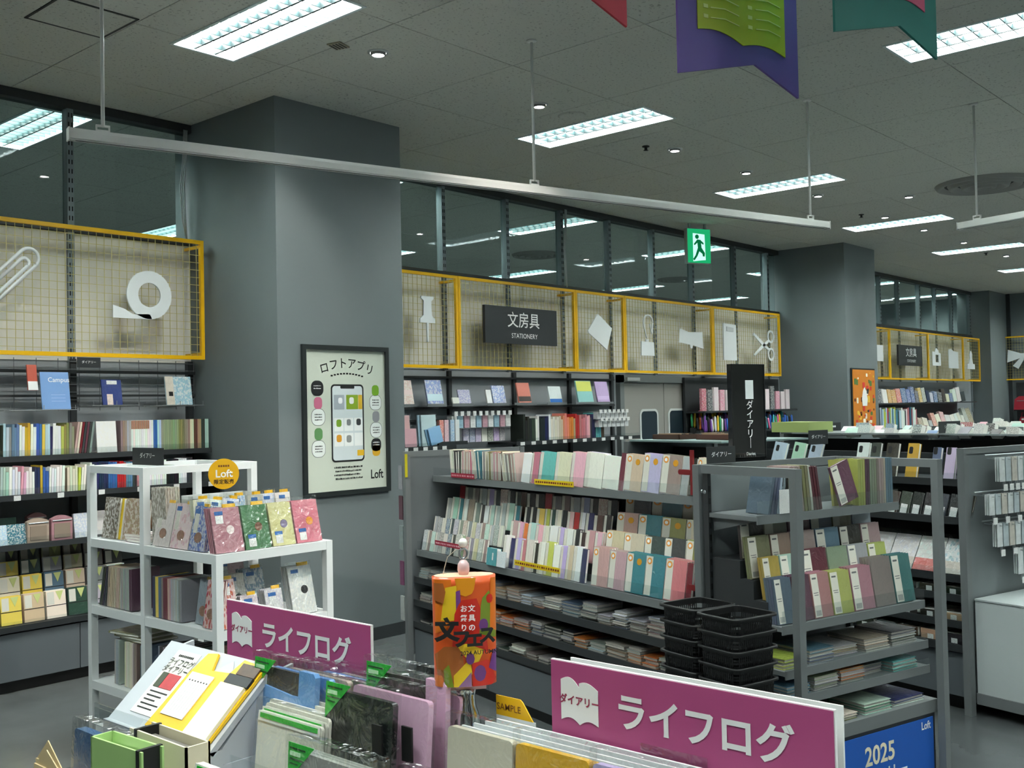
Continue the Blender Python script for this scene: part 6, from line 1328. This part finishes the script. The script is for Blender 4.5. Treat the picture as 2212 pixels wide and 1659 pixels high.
# lantern on its clear stand
t = thing('festival_lantern', 'orange paper lantern ornament lettered for the stationery festival', 'ornament', (1.33, 1.302, .919), -.70)
def lant():
    """slightly pinched drum, flatter front to back"""
    n = 48; m_ = 14; b_ = MB(); a, d = .0565, .028; z0, z1 = .203, .392
    for j in range(m_+1):
        f = j/m_; z = z0+(z1-z0)*f; sc_ = 1-.05*math.sin(PI*f)*-1*.0-.03*(1-f)
        for i in range(n):
            an_ = 2*PI*i/n; c_, s_ = math.cos(an_), math.sin(an_)
            b_.v.append((a*sc_*math.copysign(abs(c_)**.8, c_), d*sc_*math.copysign(abs(s_)**.9, s_), z+.006*math.sin(an_*1.0)*0))
    for j in range(m_):
        for i in range(n): b_.face((j*n+i, j*n+(i+1) % n, (j+1)*n+(i+1) % n, (j+1)*n+i))
    b_.face([i for i in range(n)][::-1]); b_.face([m_*n+i for i in range(n)]); return b_
m_or = M('lantern_orange', (226,92,34), .4, coat=.3)
body = lant().build('lantern_body', m_or, t, smooth=True)
def on_lant(poly, mat, lay, name):
    """a flat colour patch bent onto the drum front"""
    poly = [(x_*.775, z_) for x_, z_ in poly]; a, d = .0565, .028; n = 40; zc0, zc1 = .203, .392
    xs = [p[0] for p in poly]; q = MB(); k = 10
    # cut the outline in vertical slices so it follows the curve
    def span(x):
        zs = []
        for i in range(len(poly)):
            (xa, za), (xb, zb) = poly[i], poly[(i+1) % len(poly)]
            if (xa-x)*(xb-x) <= 0 and xa != xb: zs.append(za+(zb-za)*(x-xa)/(xb-xa))
        return (min(zs), max(zs)) if len(zs) >= 2 else None
    X = [min(xs)+1e-5+(max(xs)-min(xs)-2e-5)*i/k for i in range(k+1)]; S_ = [span(x) for x in X]
    def yy_(x, z):
        f = (z-zc0)/(zc1-zc0); sc_ = 1-.03*(1-f); u = min(.999, abs(x)/(a*sc_)); c_ = u**(1/.8); return -d*sc_*(max(0, 1-c_*c_)**.5)**.9 - .0006*lay
    for i in range(k):
        if not S_[i] or not S_[i+1]: continue
        for j in range(4):
            z00 = S_[i][0]+(S_[i][1]-S_[i][0])*j/4; z01 = S_[i][0]+(S_[i][1]-S_[i][0])*(j+1)/4; z10 = S_[i+1][0]+(S_[i+1][1]-S_[i+1][0])*j/4; z11 = S_[i+1][0]+(S_[i+1][1]-S_[i+1][0])*(j+1)/4
            n0 = len(q.v); q.v += [(X[i], yy_(X[i], z00), z00), (X[i+1], yy_(X[i+1], z10), z10), (X[i+1], yy_(X[i+1], z11), z11), (X[i], yy_(X[i], z01), z01)]; q.face((n0, n0+1, n0+2, n0+3))
    q.build(name, mat, body)
Lp = {'y': (236,196,40), 'o': (230,120,30), 'r': (206,44,30), 'g': (120,140,36), 'p': (112,60,130), 'l': (150,110,150), 'b': (170,96,44), 'm': (232,150,24)}
def lc(k): return M('lantern_'+k, Lp[k], .4, coat=.3)
def circ(cx, cz, r): return [(cx+r*math.cos(i*PI/10), cz+r*math.sin(i*PI/10)) for i in range(20)]
Z = .203; Hh = .189
for k, (pl, c) in enumerate([([(-.072,.09),(-.072,.186),(-.03,.186),(-.028,.12),(-.045,.10)],'o'), ([(-.056,.115),(-.02,.115),(-.02,.176),(-.046,.172)],'y'), ([(-.024,.188),(-.022,.172),(-.014,.160),(0,.156),(.014,.160),(.022,.172),(.024,.188)],'m'), ([(-.012,.168),(-.022,.165),(-.022,.10),(-.01,.12)],'p'), ([(-.034,.05),(-.032,.115),(-.012,.15),(.025,.152),(.042,.115),(.05,.06),(.02,.05)],'r'), ([(.03,.09),(.035,.15),(.055,.165),(.07,.12),(.07,.08)],'g'), ([(.055,.10),(.058,.186),(.072,.186),(.072,.09)],'o'), (circ(.04,.105,.011),'p'), (circ(.055,.15,.008),'r'),
      ([(-.068,.01),(-.07,.055),(-.05,.07),(-.01,.07),(-.005,.03),(-.03,.01)],'b'), ([(-.01,.058),(-.02,.07),(.0,.075),(.04,.062),(.02,.03)],'y'), ([(-.03,.0),(-.03,.02),(.01,.05),(.012,.022),(-.01,.0)],'y'), ([(-.02,.0),(.01,.025),(.01,.0)],'l'), ([(.012,.0),(.012,.04),(.05,.045),(.068,.01),(.06,.0)],'r'), (circ(.03,.022,.014),'p'), (circ(.008,.048,.010),'p'), ([(.05,.03),(.062,.06),(.07,.06),(.07,.02)],'p'), ([(-.07,.0),(-.07,.02),(-.055,.02),(-.05,.0)],'o'), ([(-.05,.0),(-.052,.03),(-.04,.04),(-.03,.0)],'g'), ([(-.07,.15),(-.07,.18),(-.05,.18),(-.045,.165),(-.05,.145)],'b')]):
    on_lant([(a, z+Z) for a, z in pl], lc(c), 1+k*.22, 'colour_patch')
def ltxt(b_, sz, mat, x, z, bold=.02, rot=0, sx=1):
    x *= .775; f = (z-Z)/Hh; u = min(.98, abs(x)/.0565); y_ = -.028*(max(0, 1-u**2.5))**.45-.0095
    txt(b_, sz*.82, mat, t, (x, y_, z), (PI/2, 0, x*6.0), bold, sx=sx)
ltxt('文', .05, m_ink, -.044, Z+.098, .05); ltxt('フ', .04, m_ink, -.012, Z+.083, .05); ltxt('エ', .036, m_ink, .018, Z+.080, .05); ltxt('ス', .038, m_ink, .047, Z+.087, .05)
for i, ch in enumerate('文具の'): ltxt(ch, .0155, m_wink, .012, Z+.136-.0165*i, .02)
for i, ch in enumerate('お祭り'): ltxt(ch, .0155, m_wink, -.006, Z+.136-.0165*i, .02)
ltxt('2024 AUTUMN', .0125, m_ink, .027, Z+.060, .016)
MB().prism([(.0525*math.copysign(abs(math.cos(a*PI/20))**.8, math.cos(a*PI/20)), .0255*math.copysign(abs(math.sin(a*PI/20))**.9, math.sin(a*PI/20))) for a in range(40)], .3921, .3932, 'z').build('pale_top', M('pale_peach', (246,190,160), .4), t)
MB().lathe([(.0001, .392), (.008, .393), (.011, .402), (.010, .412), (.006, .418), (.0001, .42)], 20, (0, 0, 0)).build('clear_knob', M('frosted_knob', (206,176,176), .25, coat=.5), t, smooth=True)
q = MB(); q.tube([(.007*math.cos(i*PI/8), 0, 0.430+.009*math.sin(i*PI/8)) for i in range(16)], .0024, 6, True); q.build('chain_ring', m_steel, t, smooth=True); MB().ball((0, 0, .449), .0085).build('pearl_bead', M('pearl', (232,228,220), .2), t, smooth=True); MB().tube([(0, 0, .436), (-.012, .0, .438), (-.028, .0, .425), (-.034, .0, .405), (-.036, 0, .395)], .0007, 5).build('cord', M('cord_beige', (196,186,170), .6), t)
m_gl = M('cast_glass', (236,242,244), .03); m_gl.node_tree.nodes['Principled BSDF'].inputs['Transmission Weight'].default_value = 1
MB().box(-.035, .035, -.014, .014, .194, .204).build('pink_foot', M('pale_pink_acrylic', (222,186,186), .3), t)
MB().lathe([(.018, .194), (.016, .18), (.017, .165), (.024, .145), (.026, .125), (.022, .108), (.014, .100), (.014, .0)], 24).build('clear_stand', m_gl, t, smooth=True)
finish_rows()
bpy.context.view_layer.update()
